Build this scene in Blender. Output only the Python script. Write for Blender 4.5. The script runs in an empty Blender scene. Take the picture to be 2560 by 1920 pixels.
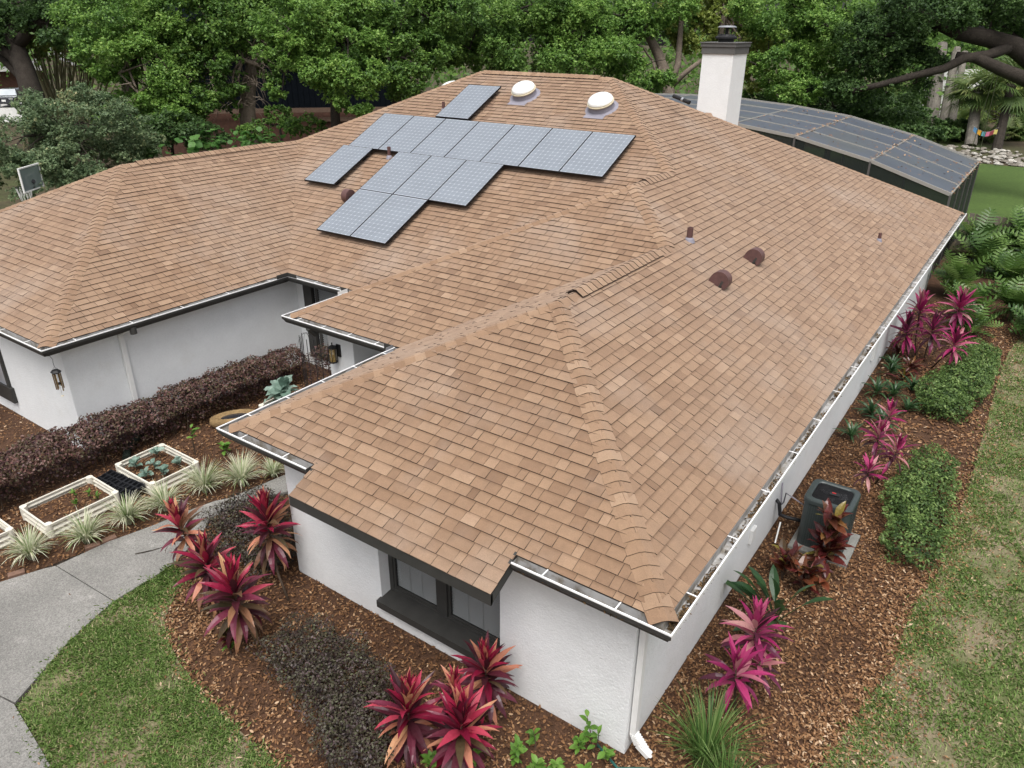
import bpy, math, random
import numpy as np
from mathutils import Vector, Matrix

random.seed(7)
rng = np.random.default_rng(7)
scene = bpy.context.scene
COL = scene.collection

# ------------------------------------------------------------------ camera
cam_data = bpy.data.cameras.new("camera")
cam = bpy.data.objects.new("camera", cam_data)
COL.objects.link(cam)
YAW, PITCH, ROLL, FOC = 0.6094, -0.4443, 0.0061, 1878.0
CAM = Vector((1.7513, -4.9514, 7.1179))
_cy, _sy, _cp, _sp = math.cos(YAW), math.sin(YAW), math.cos(PITCH), math.sin(PITCH)
_f = Vector((-_sy * _cp, _cy * _cp, _sp))
_r0 = Vector((_cy, _sy, 0))
_u0 = _r0.cross(_f)
_r = _r0 * math.cos(ROLL) + _u0 * math.sin(ROLL)
_u = _u0 * math.cos(ROLL) - _r0 * math.sin(ROLL)
cam.matrix_world = Matrix(((_r.x, _u.x, -_f.x, CAM.x), (_r.y, _u.y, -_f.y, CAM.y),
                           (_r.z, _u.z, -_f.z, CAM.z), (0, 0, 0, 1)))
cam_data.sensor_fit = 'HORIZONTAL'
cam_data.sensor_width = 36.0
cam_data.lens = 36.0 * FOC / 2560.0
cam_data.clip_start = 0.1
cam_data.clip_end = 600
scene.camera = cam

# ------------------------------------------------------------------ light: bright overcast
SUN_EL, SUN_AZ = math.radians(66), math.radians(150)   # azimuth measured clockwise from +Y
world = bpy.data.worlds.new("World")
scene.world = world
world.use_nodes = True
wn = world.node_tree
wn.nodes.clear()
w_out = wn.nodes.new("ShaderNodeOutputWorld")
w_bg = wn.nodes.new("ShaderNodeBackground")
w_sky = wn.nodes.new("ShaderNodeTexSky")
w_sky.sky_type = 'NISHITA'
w_sky.sun_disc = False
w_sky.sun_elevation = SUN_EL
w_sky.sun_rotation = SUN_AZ
w_sky.air_density = 1.0
w_sky.dust_density = 6.0
w_sky.ozone_density = 0.6
w_bg.inputs[1].default_value = 0.14
w_hsv = wn.nodes.new("ShaderNodeHueSaturation")      # grey cloud cover takes most of the blue out of the sky
w_hsv.inputs["Saturation"].default_value = 0.30
wn.links.new(w_sky.outputs[0], w_hsv.inputs["Color"])
wn.links.new(w_hsv.outputs[0], w_bg.inputs[0])
wn.links.new(w_bg.outputs[0], w_out.inputs[0])

sun_data = bpy.data.lights.new("sun", 'SUN')
sun = bpy.data.objects.new("sun", sun_data)
COL.objects.link(sun)
sun_data.energy = 1.6
sun_data.angle = math.radians(38)
sun_data.color = (1.0, 0.98, 0.95)
_sd = Vector((math.sin(SUN_AZ) * math.cos(SUN_EL), math.cos(SUN_AZ) * math.cos(SUN_EL), math.sin(SUN_EL)))
sun.rotation_euler = (-_sd).to_track_quat('-Z', 'Y').to_euler()

vs = scene.view_settings
vs.view_transform = 'Standard'
vs.look = 'None'
vs.exposure = 0.42
vs.gamma = 1.0
vs.use_curve_mapping = False

# ------------------------------------------------------------------ materials
def mat(name, base=(.5, .5, .5), rough=.8, ramp=None, objrand=False, noise=None, bump=None,
        transl=0, spec=.3, metal=0, tv=None, patch=None, coat=0, alpha=1, stripes=None):
    m = bpy.data.materials.new(name)
    m.use_nodes = True
    nt = m.node_tree
    N, Lk = nt.nodes, nt.links
    bs = N["Principled BSDF"]
    out = N["Material Output"]
    bs.inputs["Roughness"].default_value = rough
    bs.inputs["Specular IOR Level"].default_value = spec
    bs.inputs["Metallic"].default_value = metal
    bs.inputs["Coat Weight"].default_value = coat
    bs.inputs["Coat Roughness"].default_value = .08
    if ramp:
        cr = N.new("ShaderNodeValToRGB")
        els = cr.color_ramp.elements
        while len(els) < len(ramp):
            els.new(.5)
        for i, c in enumerate(ramp):
            p = i / (len(ramp) - 1)
            if len(c) == 4:
                p = c[3]
            els[i].position = p
            els[i].color = (*c[:3], 1)
        if objrand:
            oi = N.new("ShaderNodeObjectInfo")
            Lk.new(oi.outputs["Random"], cr.inputs[0])
        else:
            at = N.new("ShaderNodeAttribute")
            at.attribute_name = "rnd"
            Lk.new(at.outputs["Fac"], cr.inputs[0])
        col = cr.outputs[0]
    else:
        rg = N.new("ShaderNodeRGB")
        rg.outputs[0].default_value = (*base, 1)
        col = rg.outputs[0]
    geo = N.new("ShaderNodeNewGeometry")

    def mixc(a, b, fac, mode='MIX'):
        mx = N.new("ShaderNodeMix")
        mx.data_type = 'RGBA'
        mx.blend_type = mode
        if isinstance(fac, (int, float)):
            mx.inputs[0].default_value = fac
        else:
            Lk.new(fac, mx.inputs[0])
        Lk.new(a, mx.inputs[6])
        if isinstance(b, tuple):
            mx.inputs[7].default_value = (*b, 1)
        else:
            Lk.new(b, mx.inputs[7])
        return mx.outputs[2]

    def ntex(scale, detail=3, rgh=.6, vec=None):
        n = N.new("ShaderNodeTexNoise")
        n.inputs["Scale"].default_value = scale
        n.inputs["Detail"].default_value = detail
        n.inputs["Roughness"].default_value = rgh
        Lk.new(vec or geo.outputs["Position"], n.inputs["Vector"])
        return n.outputs[0]

    def rng_(v, a0, a1, b0, b1):
        mr = N.new("ShaderNodeMapRange")
        for i, q in enumerate((a0, a1, b0, b1)):
            mr.inputs[i + 1].default_value = q
        Lk.new(v, mr.inputs[0])
        return mr.outputs[0]

    if tv:                    # list of (pos, colour) along a leaf / tab
        at = N.new("ShaderNodeAttribute")
        at.attribute_name = "tv"
        cr = N.new("ShaderNodeValToRGB")
        els = cr.color_ramp.elements
        while len(els) < len(tv):
            els.new(.5)
        for i, (p, c) in enumerate(tv):
            els[i].position = p
            els[i].color = (*c, 1)
        Lk.new(at.outputs["Fac"], cr.inputs[0])
        col = mixc(col, cr.outputs[0], 1.0, 'MULTIPLY')
    if patch:                 # (scale, lo, hi, colour, strength): broad weathering
        for (sc, lo, hi, c, stg) in patch:
            fac = rng_(ntex(sc, 4, .6), lo, hi, 0, stg)
            col = mixc(col, c, fac)
    if noise:
        for sc, amt in (noise if isinstance(noise, list) else [noise]):
            v = rng_(ntex(sc), .25, .75, 1 - amt, 1 + amt)
            cmb = N.new("ShaderNodeCombineColor")
            for i in range(3):
                Lk.new(v, cmb.inputs[i])
            col = mixc(col, cmb.outputs[0], 1.0, 'MULTIPLY')
    Lk.new(col, bs.inputs["Base Color"])
    if bump:
        hs = None
        for sc, st in (bump if isinstance(bump, list) else [bump]):
            b = N.new("ShaderNodeBump")
            b.inputs["Strength"].default_value = st
            b.inputs["Distance"].default_value = .02
            Lk.new(ntex(sc, 4), b.inputs["Height"])
            if hs:
                Lk.new(hs, b.inputs["Normal"])
            hs = b.outputs[0]
        Lk.new(hs, bs.inputs["Normal"])
    sh = bs.outputs[0]
    if transl:
        t = N.new("ShaderNodeBsdfTranslucent")
        Lk.new(col, t.inputs[0])
        mx = N.new("ShaderNodeMixShader")
        mx.inputs[0].default_value = transl
        Lk.new(sh, mx.inputs[1])
        Lk.new(t.outputs[0], mx.inputs[2])
        sh = mx.outputs[0]
    if alpha < 1:
        t = N.new("ShaderNodeBsdfTransparent")
        mx = N.new("ShaderNodeMixShader")
        mx.inputs[0].default_value = alpha
        Lk.new(t.outputs[0], mx.inputs[1])
        Lk.new(sh, mx.inputs[2])
        sh = mx.outputs[0]
    if sh is not bs.outputs[0]:
        Lk.new(sh, out.inputs[0])
    return m

SH_RAMP = [(.152, .088, .052), (.200, .122, .074), (.232, .145, .089), (.265, .171, .107), (.318, .213, .140)]
SHEEN = .32
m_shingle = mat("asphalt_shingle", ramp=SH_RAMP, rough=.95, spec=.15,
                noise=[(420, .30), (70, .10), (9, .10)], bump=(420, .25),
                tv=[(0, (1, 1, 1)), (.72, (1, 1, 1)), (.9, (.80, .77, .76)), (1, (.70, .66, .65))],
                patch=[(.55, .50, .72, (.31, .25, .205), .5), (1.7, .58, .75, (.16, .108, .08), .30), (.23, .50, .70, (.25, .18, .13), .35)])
m_shedge = mat("shaded_shingle_edge", (.035, .024, .020), .95)  # dark asphalt edge; the shadow under each course is put into its colour
m_cap = mat("cap_shingle", ramp=[(.206, .125, .075), (.236, .147, .090), (.264, .169, .105), (.305, .205, .134)], rough=.95, spec=.15,
            noise=[(420, .30), (60, .10), (8, .08)], bump=(420, .25))
m_deck = mat("roof_felt", (.05, .035, .028), .95)
m_stucco = mat("white_stucco", (.81, .825, .83), .9, noise=[(2.2, .035), (30, .03)], bump=[(38, .45), (9, .25), (110, .15)], spec=.2,
               patch=[(.9, .60, .80, (.70, .69, .655), .55)])
m_trim = mat("dark_bronze_paint", (.045, .044, .041), .55, noise=(6, .15), bump=(60, .08))
m_gut_in = mat("aluminium_white_inside", (.38, .375, .37), .5, noise=[(3, .2)], patch=[(5, .46, .62, (.15, .125, .09), .85)])
m_lip = mat("white_gutter_lip", (.86, .86, .86), .35, spec=.5)
m_pvc = mat("white_downspout", (.78, .78, .765), .5, noise=(5, .05))
m_greytrim = mat("grey_chimney_trim", (.115, .113, .11), .6, noise=(9, .1))
m_glass = mat("window_glass", (.02, .022, .024), .06, spec=.8, alpha=.22)
m_blind = mat("window_blind", (.50, .52, .52), .6)
m_black = mat("black_metal", (.018, .018, .02), .5)
m_steel = mat("galvanised_steel", (.42, .43, .45), .4, metal=.7, noise=(9, .12))
m_brownmetal = mat("brown_vent_paint", (.115, .062, .058), .45, noise=(14, .2))
m_cell = mat("solar_cell", (.205, .230, .262), .30, spec=.7, noise=(2.5, .08), coat=.4)  # lightened base colour: overcast sky reflection is painted into the cells
m_back = mat("solar_backsheet", (.46, .50, .56), .35, spec=.6)
m_pframe = mat("anodised_frame", (.60, .62, .66), .35, metal=.3)
m_pframe_d = mat("black_frame_side", (.012, .012, .013), .5)
m_dome = mat("acrylic_dome", (.86, .87, .84), .22, spec=.6, coat=.5)
m_domerim = mat("aged_dome_rim", (.56, .50, .36), .5)
m_flash = mat("grey_flashing", (.24, .23, .27), .55, noise=(8, .12))
m_concrete = mat("washed_concrete", (.225, .218, .203), .9, noise=[(1.3, .16), (55, .42), (150, .35)], bump=(90, .6),
                 patch=[(.8, .50, .75, (.16, .155, .145), .55), (2.6, .60, .78, (.38, .365, .34), .5)])
m_joint = mat("soil_joint", (.03, .022, .016), .95)
m_soil = mat("mulch_soil", (.075, .038, .021), .95, noise=[(7, .35), (60, .4)], bump=(60, .8))
m_lawnsoil = mat("lawn_thatch", (.20, .165, .105), .95, noise=[(3, .25), (50, .35)], bump=(80, .6),
                 patch=[(1.2, .42, .60, (.10, .125, .042), .85)])
m_chip = mat("bark_chip", ramp=[(.040, .021, .012), (.100, .048, .022), (.175, .086, .038), (.25, .135, .063), (.36, .225, .125), (.50, .37, .25)], rough=.85, noise=(60, .2))
m_grass = mat("lawn_blade", ramp=[(.085, .15, .036), (.14, .235, .052), (.20, .31, .08), (.27, .33, .12), (.42, .36, .20), (.52, .44, .29)], rough=.6, transl=.25, spec=.3)
m_bark = mat("oak_bark", (.038, .031, .025), .95, noise=[(4, .3), (22, .35)], bump=[(14, 1.0), (45, .6)])  # dark brown bark, darkened further to carry the shade of the crowns
m_barkl = mat("grey_bark", (.155, .125, .098), .95, noise=[(3, .25), (18, .3)], bump=[(12, 1.0), (40, .5)])
m_palmbark = mat("palm_bark", (.185, .168, .145), .95, noise=[(3, .25), (14, .3)], bump=[(7, .9), (30, .5)])  # grey bark with the canopy's shade painted into its colour

LEAF_GAIN = 1.42
def leafmat(name, ramp, transl=.40, rough=.5, spec=.35, objrand=False, tv=None, noise=None):
    ramp = [tuple(min(.8, q * LEAF_GAIN) for q in c) for c in ramp]
    return mat(name, ramp=ramp, rough=rough, transl=transl, spec=spec, objrand=objrand, tv=tv, noise=noise)

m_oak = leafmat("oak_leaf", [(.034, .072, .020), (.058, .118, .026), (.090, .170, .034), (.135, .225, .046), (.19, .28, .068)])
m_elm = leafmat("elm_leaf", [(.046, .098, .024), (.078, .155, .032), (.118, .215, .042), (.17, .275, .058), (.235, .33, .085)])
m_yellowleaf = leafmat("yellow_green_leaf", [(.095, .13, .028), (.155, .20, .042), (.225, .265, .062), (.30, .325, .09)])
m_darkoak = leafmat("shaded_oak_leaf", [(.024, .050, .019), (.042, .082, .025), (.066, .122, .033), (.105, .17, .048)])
m_olive = leafmat("olive_shrub_leaf", [(.060, .098, .050), (.094, .142, .070), (.132, .185, .094), (.185, .23, .118), (.26, .235, .12)])
m_hedgeg = leafmat("green_hedge_leaf", [(.018, .036, .012), (.038, .072, .020), (.070, .120, .032), (.125, .19, .054), (.20, .275, .09)])
m_lorop = leafmat("purple_hedge_leaf", [(.022, .015, .014), (.046, .022, .024), (.072, .034, .034), (.062, .056, .026), (.11, .050, .045), (.16, .10, .085)], transl=.2)
m_loropd = leafmat("dark_purple_leaf", [(.014, .011, .011), (.028, .018, .019), (.040, .038, .020), (.040, .024, .026), (.056, .062, .028), (.066, .044, .046)], transl=.15)
m_philo = leafmat("lobed_leaf", [(.030, .066, .016), (.056, .11, .024), (.09, .157, .035), (.14, .213, .06)], objrand=True, rough=.35, spec=.5)
m_weed = leafmat("bright_seedling_leaf", [(.06, .135, .020), (.10, .205, .032), (.14, .25, .05)], objrand=True)
m_kale = leafmat("blue_green_leaf", [(.10, .165, .13), (.165, .24, .195), (.24, .32, .275)], objrand=True, noise=(18, .2))
m_lirio = leafmat("striped_blade", [(.11, .17, .06), (.18, .24, .10), (.38, .40, .28), (.50, .50, .38), (.55, .53, .41)])
m_tuft = leafmat("grass_clump_blade", [(.030, .075, .018), (.055, .115, .026), (.09, .165, .040), (.15, .21, .07)])
m_bop = leafmat("strap_leaf", [(.022, .055, .022), (.034, .080, .030), (.055, .11, .04)], objrand=True, rough=.3, spec=.6)
m_palmleaf = leafmat("fan_leaf", [(.036, .066, .020), (.062, .105, .028), (.11, .15, .045), (.22, .22, .09)])
m_bamboo = leafmat("bamboo_leaf", [(.055, .095, .022), (.10, .155, .035), (.16, .20, .05), (.24, .24, .08)])
m_culm = mat("bamboo_culm", ramp=[(.06, .06, .03), (.13, .125, .06), (.24, .22, .12), (.36, .34, .22)], rough=.6)
TVR = [(0, (.55, .5, .5)), (.25, (.9, .88, .88)), (.75, (1.0, 1.0, 1.0)), (1, (.85, .85, .8))]  # leaf base darkened: shadow inside the leaf head painted along the blade
m_ti_hot = leafmat("crimson_leaf", [(.115, .006, .022), (.20, .010, .036), (.31, .020, .055), (.40, .06, .09)], objrand=True, rough=.36, spec=.45, transl=.28, tv=TVR)
m_ti_dark = leafmat("maroon_leaf", [(.030, .008, .012), (.058, .013, .020), (.095, .017, .032), (.135, .024, .046)], objrand=True, rough=.36, spec=.45, transl=.2, tv=TVR)
m_ti_bronze = leafmat("bronze_leaf", [(.045, .038, .019), (.082, .052, .028), (.14, .068, .042), (.21, .105, .056)], objrand=True, rough=.4, spec=.4, transl=.25)
m_ti_peach = leafmat("peach_striped_leaf", [(.34, .13, .08), (.40, .17, .11), (.43, .25, .13)], objrand=True, rough=.4, transl=.3)
m_pink = leafmat("magenta_leaf", [(.16, .011, .060), (.26, .020, .092), (.34, .048, .135)], objrand=True, rough=.36, transl=.3)
m_pinkcream = leafmat("pink_cream_leaf", [(.32, .11, .13), (.37, .20, .19), (.33, .055, .135)], objrand=True, rough=.4, transl=.3)
m_pinkdark = leafmat("plum_leaf", [(.030, .014, .016), (.075, .014, .034), (.15, .018, .062)], objrand=True, rough=.36, transl=.2)
m_croton = leafmat("croton_leaf", [(.028, .007, .007), (.055, .010, .010), (.085, .016, .013), (.050, .030, .014), (.12, .032, .016), (.15, .135, .026)], objrand=True, rough=.3, spec=.55, transl=.2, noise=(55, .35))
m_stem = mat("plant_stem", (.075, .052, .036), .9, noise=(30, .3))
m_bed = mat("cream_bed_metal", (.66, .63, .545), .5, noise=(5, .06))
m_plast = mat("black_plastic", (.014, .015, .018), .45)
m_stone = mat("ochre_stone", (.24, .16, .075), .9, noise=[(5, .35), (25, .25)], bump=(20, .8))
m_brick = mat("red_brick", ramp=[(.13, .075, .055), (.17, .10, .072), (.21, .13, .095)], rough=.9, noise=(30, .2))
m_ac = mat("ac_slate_paint", (.040, .052, .052), .42, spec=.5, noise=(5, .1))
m_acpad = mat("equipment_pad", (.20, .20, .185), .9, noise=[(7, .2), (60, .2)])
m_screen = mat("insect_screen_roof", (.085, .10, .125), .55, spec=.45, noise=[(.8, .12), (200, .10)], alpha=.86,
               patch=[(.35, .52, .78, (.12, .125, .09), .5)])
m_screenw = mat("insect_screen_wall", (.016, .022, .020), .7, alpha=.72)
m_lanai = mat("lanai_frame", (.30, .29, .265), .5)
m_lanaid = mat("bronze_lanai_frame", (.10, .095, .09), .5)
m_wood = mat("weathered_fence", ramp=[(.10, .085, .065), (.15, .13, .10), (.20, .175, .14)], rough=.9, noise=(12, .25))
m_rock = mat("pale_rock", ramp=[(.17, .15, .125), (.28, .26, .225), (.46, .44, .40)], rough=.9, noise=(9, .2))
m_nbrick = mat("dark_brick_wall", (.085, .042, .030), .9, noise=[(5, .25), (40, .3)])
m_nroof = mat("neighbour_siding_deep_shade", (.007, .009, .012), .95, spec=.0, noise=(6, .2))  # navy siding taken nearly to black, deep shade put into the colour
m_nbeam = mat("brown_fascia", (.13, .085, .062), .8, noise=(8, .2))
m_groof = mat("grey_roof", (.22, .215, .22), .9, noise=(5, .1))
m_tan = mat("tan_wall", (.55, .47, .34), .9, noise=(2, .08))
m_pale = mat("pale_wall", (.72, .72, .70), .8)
m_ground = mat("leaf_litter_ground", (.060, .045, .026), .95, noise=[(.6, .3), (9, .35)], bump=(15, .5),
               patch=[(.12, .48, .64, (.055, .080, .022), .8)])
m_rlawn = mat("rear_lawn_turf", (.062, .105, .022), .95, noise=[(.5, .18), (7, .25), (60, .3)], bump=(50, .6))
m_road = mat("pale_road", (.50, .49, .47), .9, noise=(3, .08))
m_car = mat("dark_car_paint", (.012, .015, .025), .25, coat=1)
m_white = mat("white_plastic", (.80, .80, .78), .4)
m_red = mat("red_plate", (.45, .03, .03), .5)
m_amber = mat("amber_glass", (.42, .27, .07), .15, spec=.6)
m_bronze = mat("brass_tube", (.23, .15, .065), .35, metal=.6)
m_teal = mat("teal_hose", (.02, .10, .085), .5)
m_rope = mat("swing_rope", (.30, .28, .24), .9)
m_dirt = mat("gutter_debris", ramp=[(.03, .022, .014), (.06, .042, .022), (.12, .075, .035), (.20, .12, .055)], rough=.95)
m_rust = mat("rust_leaf_debris", ramp=[(.14, .07, .04), (.30, .17, .10), (.45, .30, .18)], rough=.95)
m_backb = mat("acrylic_backboard", (.20, .25, .25), .15, spec=.6, alpha=.75)
FLAGC = [mat("flag_%s" % n, c, .8) for n, c in
         (("blue", (.10, .25, .45)), ("amber", (.65, .35, .04)), ("teal", (.12, .33, .38)), ("rose", (.55, .16, .26)), ("wine", (.24, .05, .06)), ("straw", (.58, .50, .16)))]

for _m in (m_shingle, m_cap):       # granule sheen, raised to stand in for haze lightening the far faces
    _b = _m.node_tree.nodes["Principled BSDF"]
    _b.inputs["Sheen Weight"].default_value = SHEEN
    _b.inputs["Sheen Roughness"].default_value = .6
    _b.inputs["Sheen Tint"].default_value = (1, .83, .71, 1)

# ------------------------------------------------------------------ mesh helpers
ORG = {}        # object -> world offset its mesh is measured from

def org(o):
    return ORG.get(o.name, Vector((0, 0, 0))) if o is not None else Vector((0, 0, 0))

def tag(o, label=None, cat=None, group=None, kind=None):
    if label: o["label"] = label
    if cat: o["category"] = cat
    if group: o["group"] = group
    if kind: o["kind"] = kind
    return o

def thing(name, loc, label, cat, group=None):
    o = bpy.data.objects.new(name, None)
    COL.objects.link(o)
    o.location = loc
    o.empty_display_size = .2
    ORG[o.name] = Vector(loc)
    return tag(o, label, cat, group)

def link(name, me, mats, parent, kind, smooth=False):
    for m in (mats if isinstance(mats, (list, tuple)) else [mats]):
        me.materials.append(m)
    if smooth:
        me.polygons.foreach_set("use_smooth", np.ones(len(me.polygons), bool))
    o = bpy.data.objects.new(name, me)
    COL.objects.link(o)
    if parent is not None:
        o.parent = parent
        ORG[o.name] = org(parent)
    if kind: o["kind"] = kind
    return o

class MB:
    def __init__(s):
        s.v, s.f, s.m, s.r, s.t = [], [], [], [], []

    def face(s, pts, m=0, r=.5, t=None):
        n = len(s.v)
        s.v.extend([tuple(p) for p in pts])
        s.t.extend(t if t else [0.0] * len(pts))
        s.f.append(tuple(range(n, n + len(pts))))
        s.m.append(m); s.r.append(r)
        return s

    def box(s, c, d, rz=0, m=0, r=.5, M=None, taper=1.0):
        x, y, z = d[0] / 2, d[1] / 2, d[2] / 2
        P = [(-x, -y, -z), (x, -y, -z), (x, y, -z), (-x, y, -z)] + [(a * taper, b * taper, z) for a, b in ((-x, -y), (x, -y), (x, y), (-x, y))]
        if M is None:
            M = Matrix.Translation(c) @ Matrix.Rotation(rz, 4, 'Z')
        n = len(s.v)
        s.v.extend([tuple(M @ Vector(p)) for p in P])
        s.t.extend([0.0] * 8)
        for q in ((3, 2, 1, 0), (4, 5, 6, 7), (0, 1, 5, 4), (1, 2, 6, 5), (2, 3, 7, 6), (3, 0, 4, 7)):
            s.f.append(tuple(n + i for i in q)); s.m.append(m); s.r.append(r)
        return s

    def span(s, a, b, m=0, r=.5):        # axis aligned box between two corners
        c = [(p + q) / 2 for p, q in zip(a, b)]
        return s.box(c, [abs(p - q) for p, q in zip(a, b)], m=m, r=r)

    def bar(s, a, b, w, h, m=0, r=.5):   # rectangular bar from a to b
        a, b = Vector(a), Vector(b)
        d = b - a
        q = d.to_track_quat('X', 'Z').to_matrix().to_4x4()
        return s.box(None, (d.length, w, h), m=m, r=r, M=Matrix.Translation((a + b) / 2) @ q)

    def tube(s, pts, rad, n=8, m=0, r=.5, cap=True):
        pts = [Vector(p) for p in pts]
        if not isinstance(rad, (list, tuple)):
            rad = [rad] * len(pts)
        k0 = len(s.v)
        ref = Vector((0, 0, 1))
        for i, p in enumerate(pts):
            d = (pts[min(i + 1, len(pts) - 1)] - pts[max(i - 1, 0)]).normalized()
            if abs(d.dot(ref)) > .95:
                ref = Vector((1, 0, 0))
            a = d.cross(ref).normalized()
            b = d.cross(a)
            for k in range(n):
                an = 2 * math.pi * k / n
                s.v.append(tuple(p + (a * math.cos(an) + b * math.sin(an)) * rad[i]))
                s.t.append(i / max(1, len(pts) - 1))
        for i in range(len(pts) - 1):
            for k in range(n):
                s.f.append((k0 + i * n + k, k0 + (i + 1) * n + k, k0 + (i + 1) * n + (k + 1) % n, k0 + i * n + (k + 1) % n))
                s.m.append(m); s.r.append(r)
        if cap:
            s.f.append(tuple(k0 + k for k in range(n))); s.m.append(m); s.r.append(r)
            e = k0 + (len(pts) - 1) * n
            s.f.append(tuple(e + k for k in reversed(range(n)))); s.m.append(m); s.r.append(r)
        return s

    def lathe(s, prof, c, n=24, m=0, M=None, ms=None):
        k0 = len(s.v)
        for (r_, z) in prof:
            for k in range(n):
                an = 2 * math.pi * k / n
                p = Vector((r_ * math.cos(an), r_ * math.sin(an), z))
                p = (M @ p) if M is not None else p + Vector(c)
                s.v.append(tuple(p)); s.t.append(0.0)
        for i in range(len(prof) - 1):
            for k in range(n):
                s.f.append((k0 + i * n + k, k0 + i * n + (k + 1) % n, k0 + (i + 1) * n + (k + 1) % n, k0 + (i + 1) * n + k))
                s.m.append(ms[i] if ms else m); s.r.append(.5)
        return s

    def build(s, name, mats, parent=None, kind=None, smooth=False, bevel=0):
        me = bpy.data.meshes.new(name)
        off = org(parent)
        me.from_pydata([(a - off.x, b - off.y, c - off.z) for a, b, c in s.v], [], s.f)
        me.polygons.foreach_set("material_index", s.m)
        a = me.attributes.new("rnd", 'FLOAT', 'FACE')
        a.data.foreach_set("value", s.r)
        a = me.attributes.new("tv", 'FLOAT', 'POINT')
        a.data.foreach_set("value", s.t)
        o = link(name, me, mats, parent, kind, smooth)
        if bevel:
            b = o.modifiers.new("bevel", 'BEVEL')
            b.width = bevel; b.segments = 2; b.limit_method = 'ANGLE'
        return o

def polys(name, V, rnd, mats, parent=None, kind=None, tv=None):
    """V (n,k,3) world coordinates: n separate k-gons as one mesh"""
    n, k = V.shape[:2]
    off = np.array(org(parent))
    me = bpy.data.meshes.new(name)
    me.vertices.add(n * k)
    me.vertices.foreach_set("co", (V.reshape(-1, 3) - off).astype(np.float32).ravel())
    me.loops.add(n * k)
    me.loops.foreach_set("vertex_index", np.arange(n * k, dtype=np.int32))
    me.polygons.add(n)
    me.polygons.foreach_set("loop_start", np.arange(0, n * k, k, dtype=np.int32))
    me.update(calc_edges=True)
    a = me.attributes.new("rnd", 'FLOAT', 'FACE')
    a.data.foreach_set("value", np.clip(rnd, 0, 1).astype(np.float32))
    return link(name, me, mats, parent, kind)

def unit(a):
    return a / (np.linalg.norm(a, axis=-1, keepdims=True) + 1e-9)

def leafquads(P, nrm, ln, wd, along=None, tri=False):
    n = len(P)
    nrm = unit(nrm)
    a = along if along is not None else rng.normal(size=(n, 3))
    a = unit(a - nrm * (a * nrm).sum(1, keepdims=True))
    b = np.cross(nrm, a)
    ln = np.asarray(ln).reshape(-1, 1); wd = np.asarray(wd).reshape(-1, 1)
    return np.stack([P - a * ln / 2, P + b * wd / 2 + a * ln * .06, P + a * ln / 2, P - b * wd / 2 + a * ln * .06], 1)

def inside(poly, x, y):
    x = np.asarray(x); y = np.asarray(y)
    r = np.zeros(x.shape, bool)
    n = len(poly)
    for i in range(n):
        x0, y0 = poly[i]; x1, y1 = poly[(i + 1) % n]
        c = ((y0 > y) != (y1 > y)) & (x < (x1 - x0) * (y - y0) / (y1 - y0 + 1e-12) + x0)
        r ^= c
    return r

def copy_tree(o, parent=None):
    c = o.copy()
    COL.objects.link(c)
    if parent is not None:
        c.parent = parent
    for ch in list(o.children):
        copy_tree(ch, c)
    return c
# ------------------------------------------------------------------ ground and paths
def flat(name, pts, z, m, kind="structure", parent=None, thick=0):
    b = MB()
    b.face([(x, y, z) for x, y in pts])
    return b.build(name, m, parent, kind)

HOUSE_PAD = [(-19.0, .6), (-.7, .6), (-.7, 20), (-19.0, 20)]
flat("ground", [(-260, -60), (120, -60), (120, 320), (-260, 320)], -.03, m_ground)

LAWN_L = [(-7.30, -.60), (-7.05, -.62), (-6.85, -.72), (-6.64, -1.03), (-6.35, -1.33), (-5.90, -1.55), (-5.37, -1.68), (-4.80, -1.79),
          (-4.28, -1.83), (-3.72, -1.86), (-3.25, -1.90), (-2.6, -2.1), (-2.0, -2.6), (-2.0, -5.5), (-5.20, -5.5), (-5.33, -3.28), (-6.45, -3.12),
          (-6.75, -2.68), (-6.97, -2.27), (-7.12, -1.88), (-7.22, -1.51), (-7.25, -.90)]
EDGE_R = [(1.0, -1.2), (1.20, .4), (1.33, 1.44), (1.40, 1.82), (1.47, 2.25), (1.56, 2.77), (1.68, 3.31), (1.68, 4.09), (1.72, 4.91), (1.85, 5.50), (1.90, 6.56),
          (1.92, 7.25), (1.95, 8.21), (1.95, 10.0), (1.95, 11.8), (1.95, 14.6), (2.02, 16.1), (2.25, 17.6), (2.6, 19.0)]
LAWN_R = EDGE_R + [(9, 19.0), (9, -1.2)]
flat("mulch_bed", [(-17.5, -1.6), (-11.0, -1.6), (-10.9, -5), (-8.9, -5), (-6, -6), (6, -6), (6, 24), (-19, 24), (-19, -1.6)], -.010, m_soil)
flat("lawn", LAWN_L, .004, m_lawnsoil)
flat("lawn", LAWN_R, .004, m_lawnsoil)


flat("lawn", [(-.3, 26.2), (14, 26.2), (16, 47.2), (-14, 48.6), (-14, 31), (-.3, 31)], .004, m_rlawn)

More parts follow.
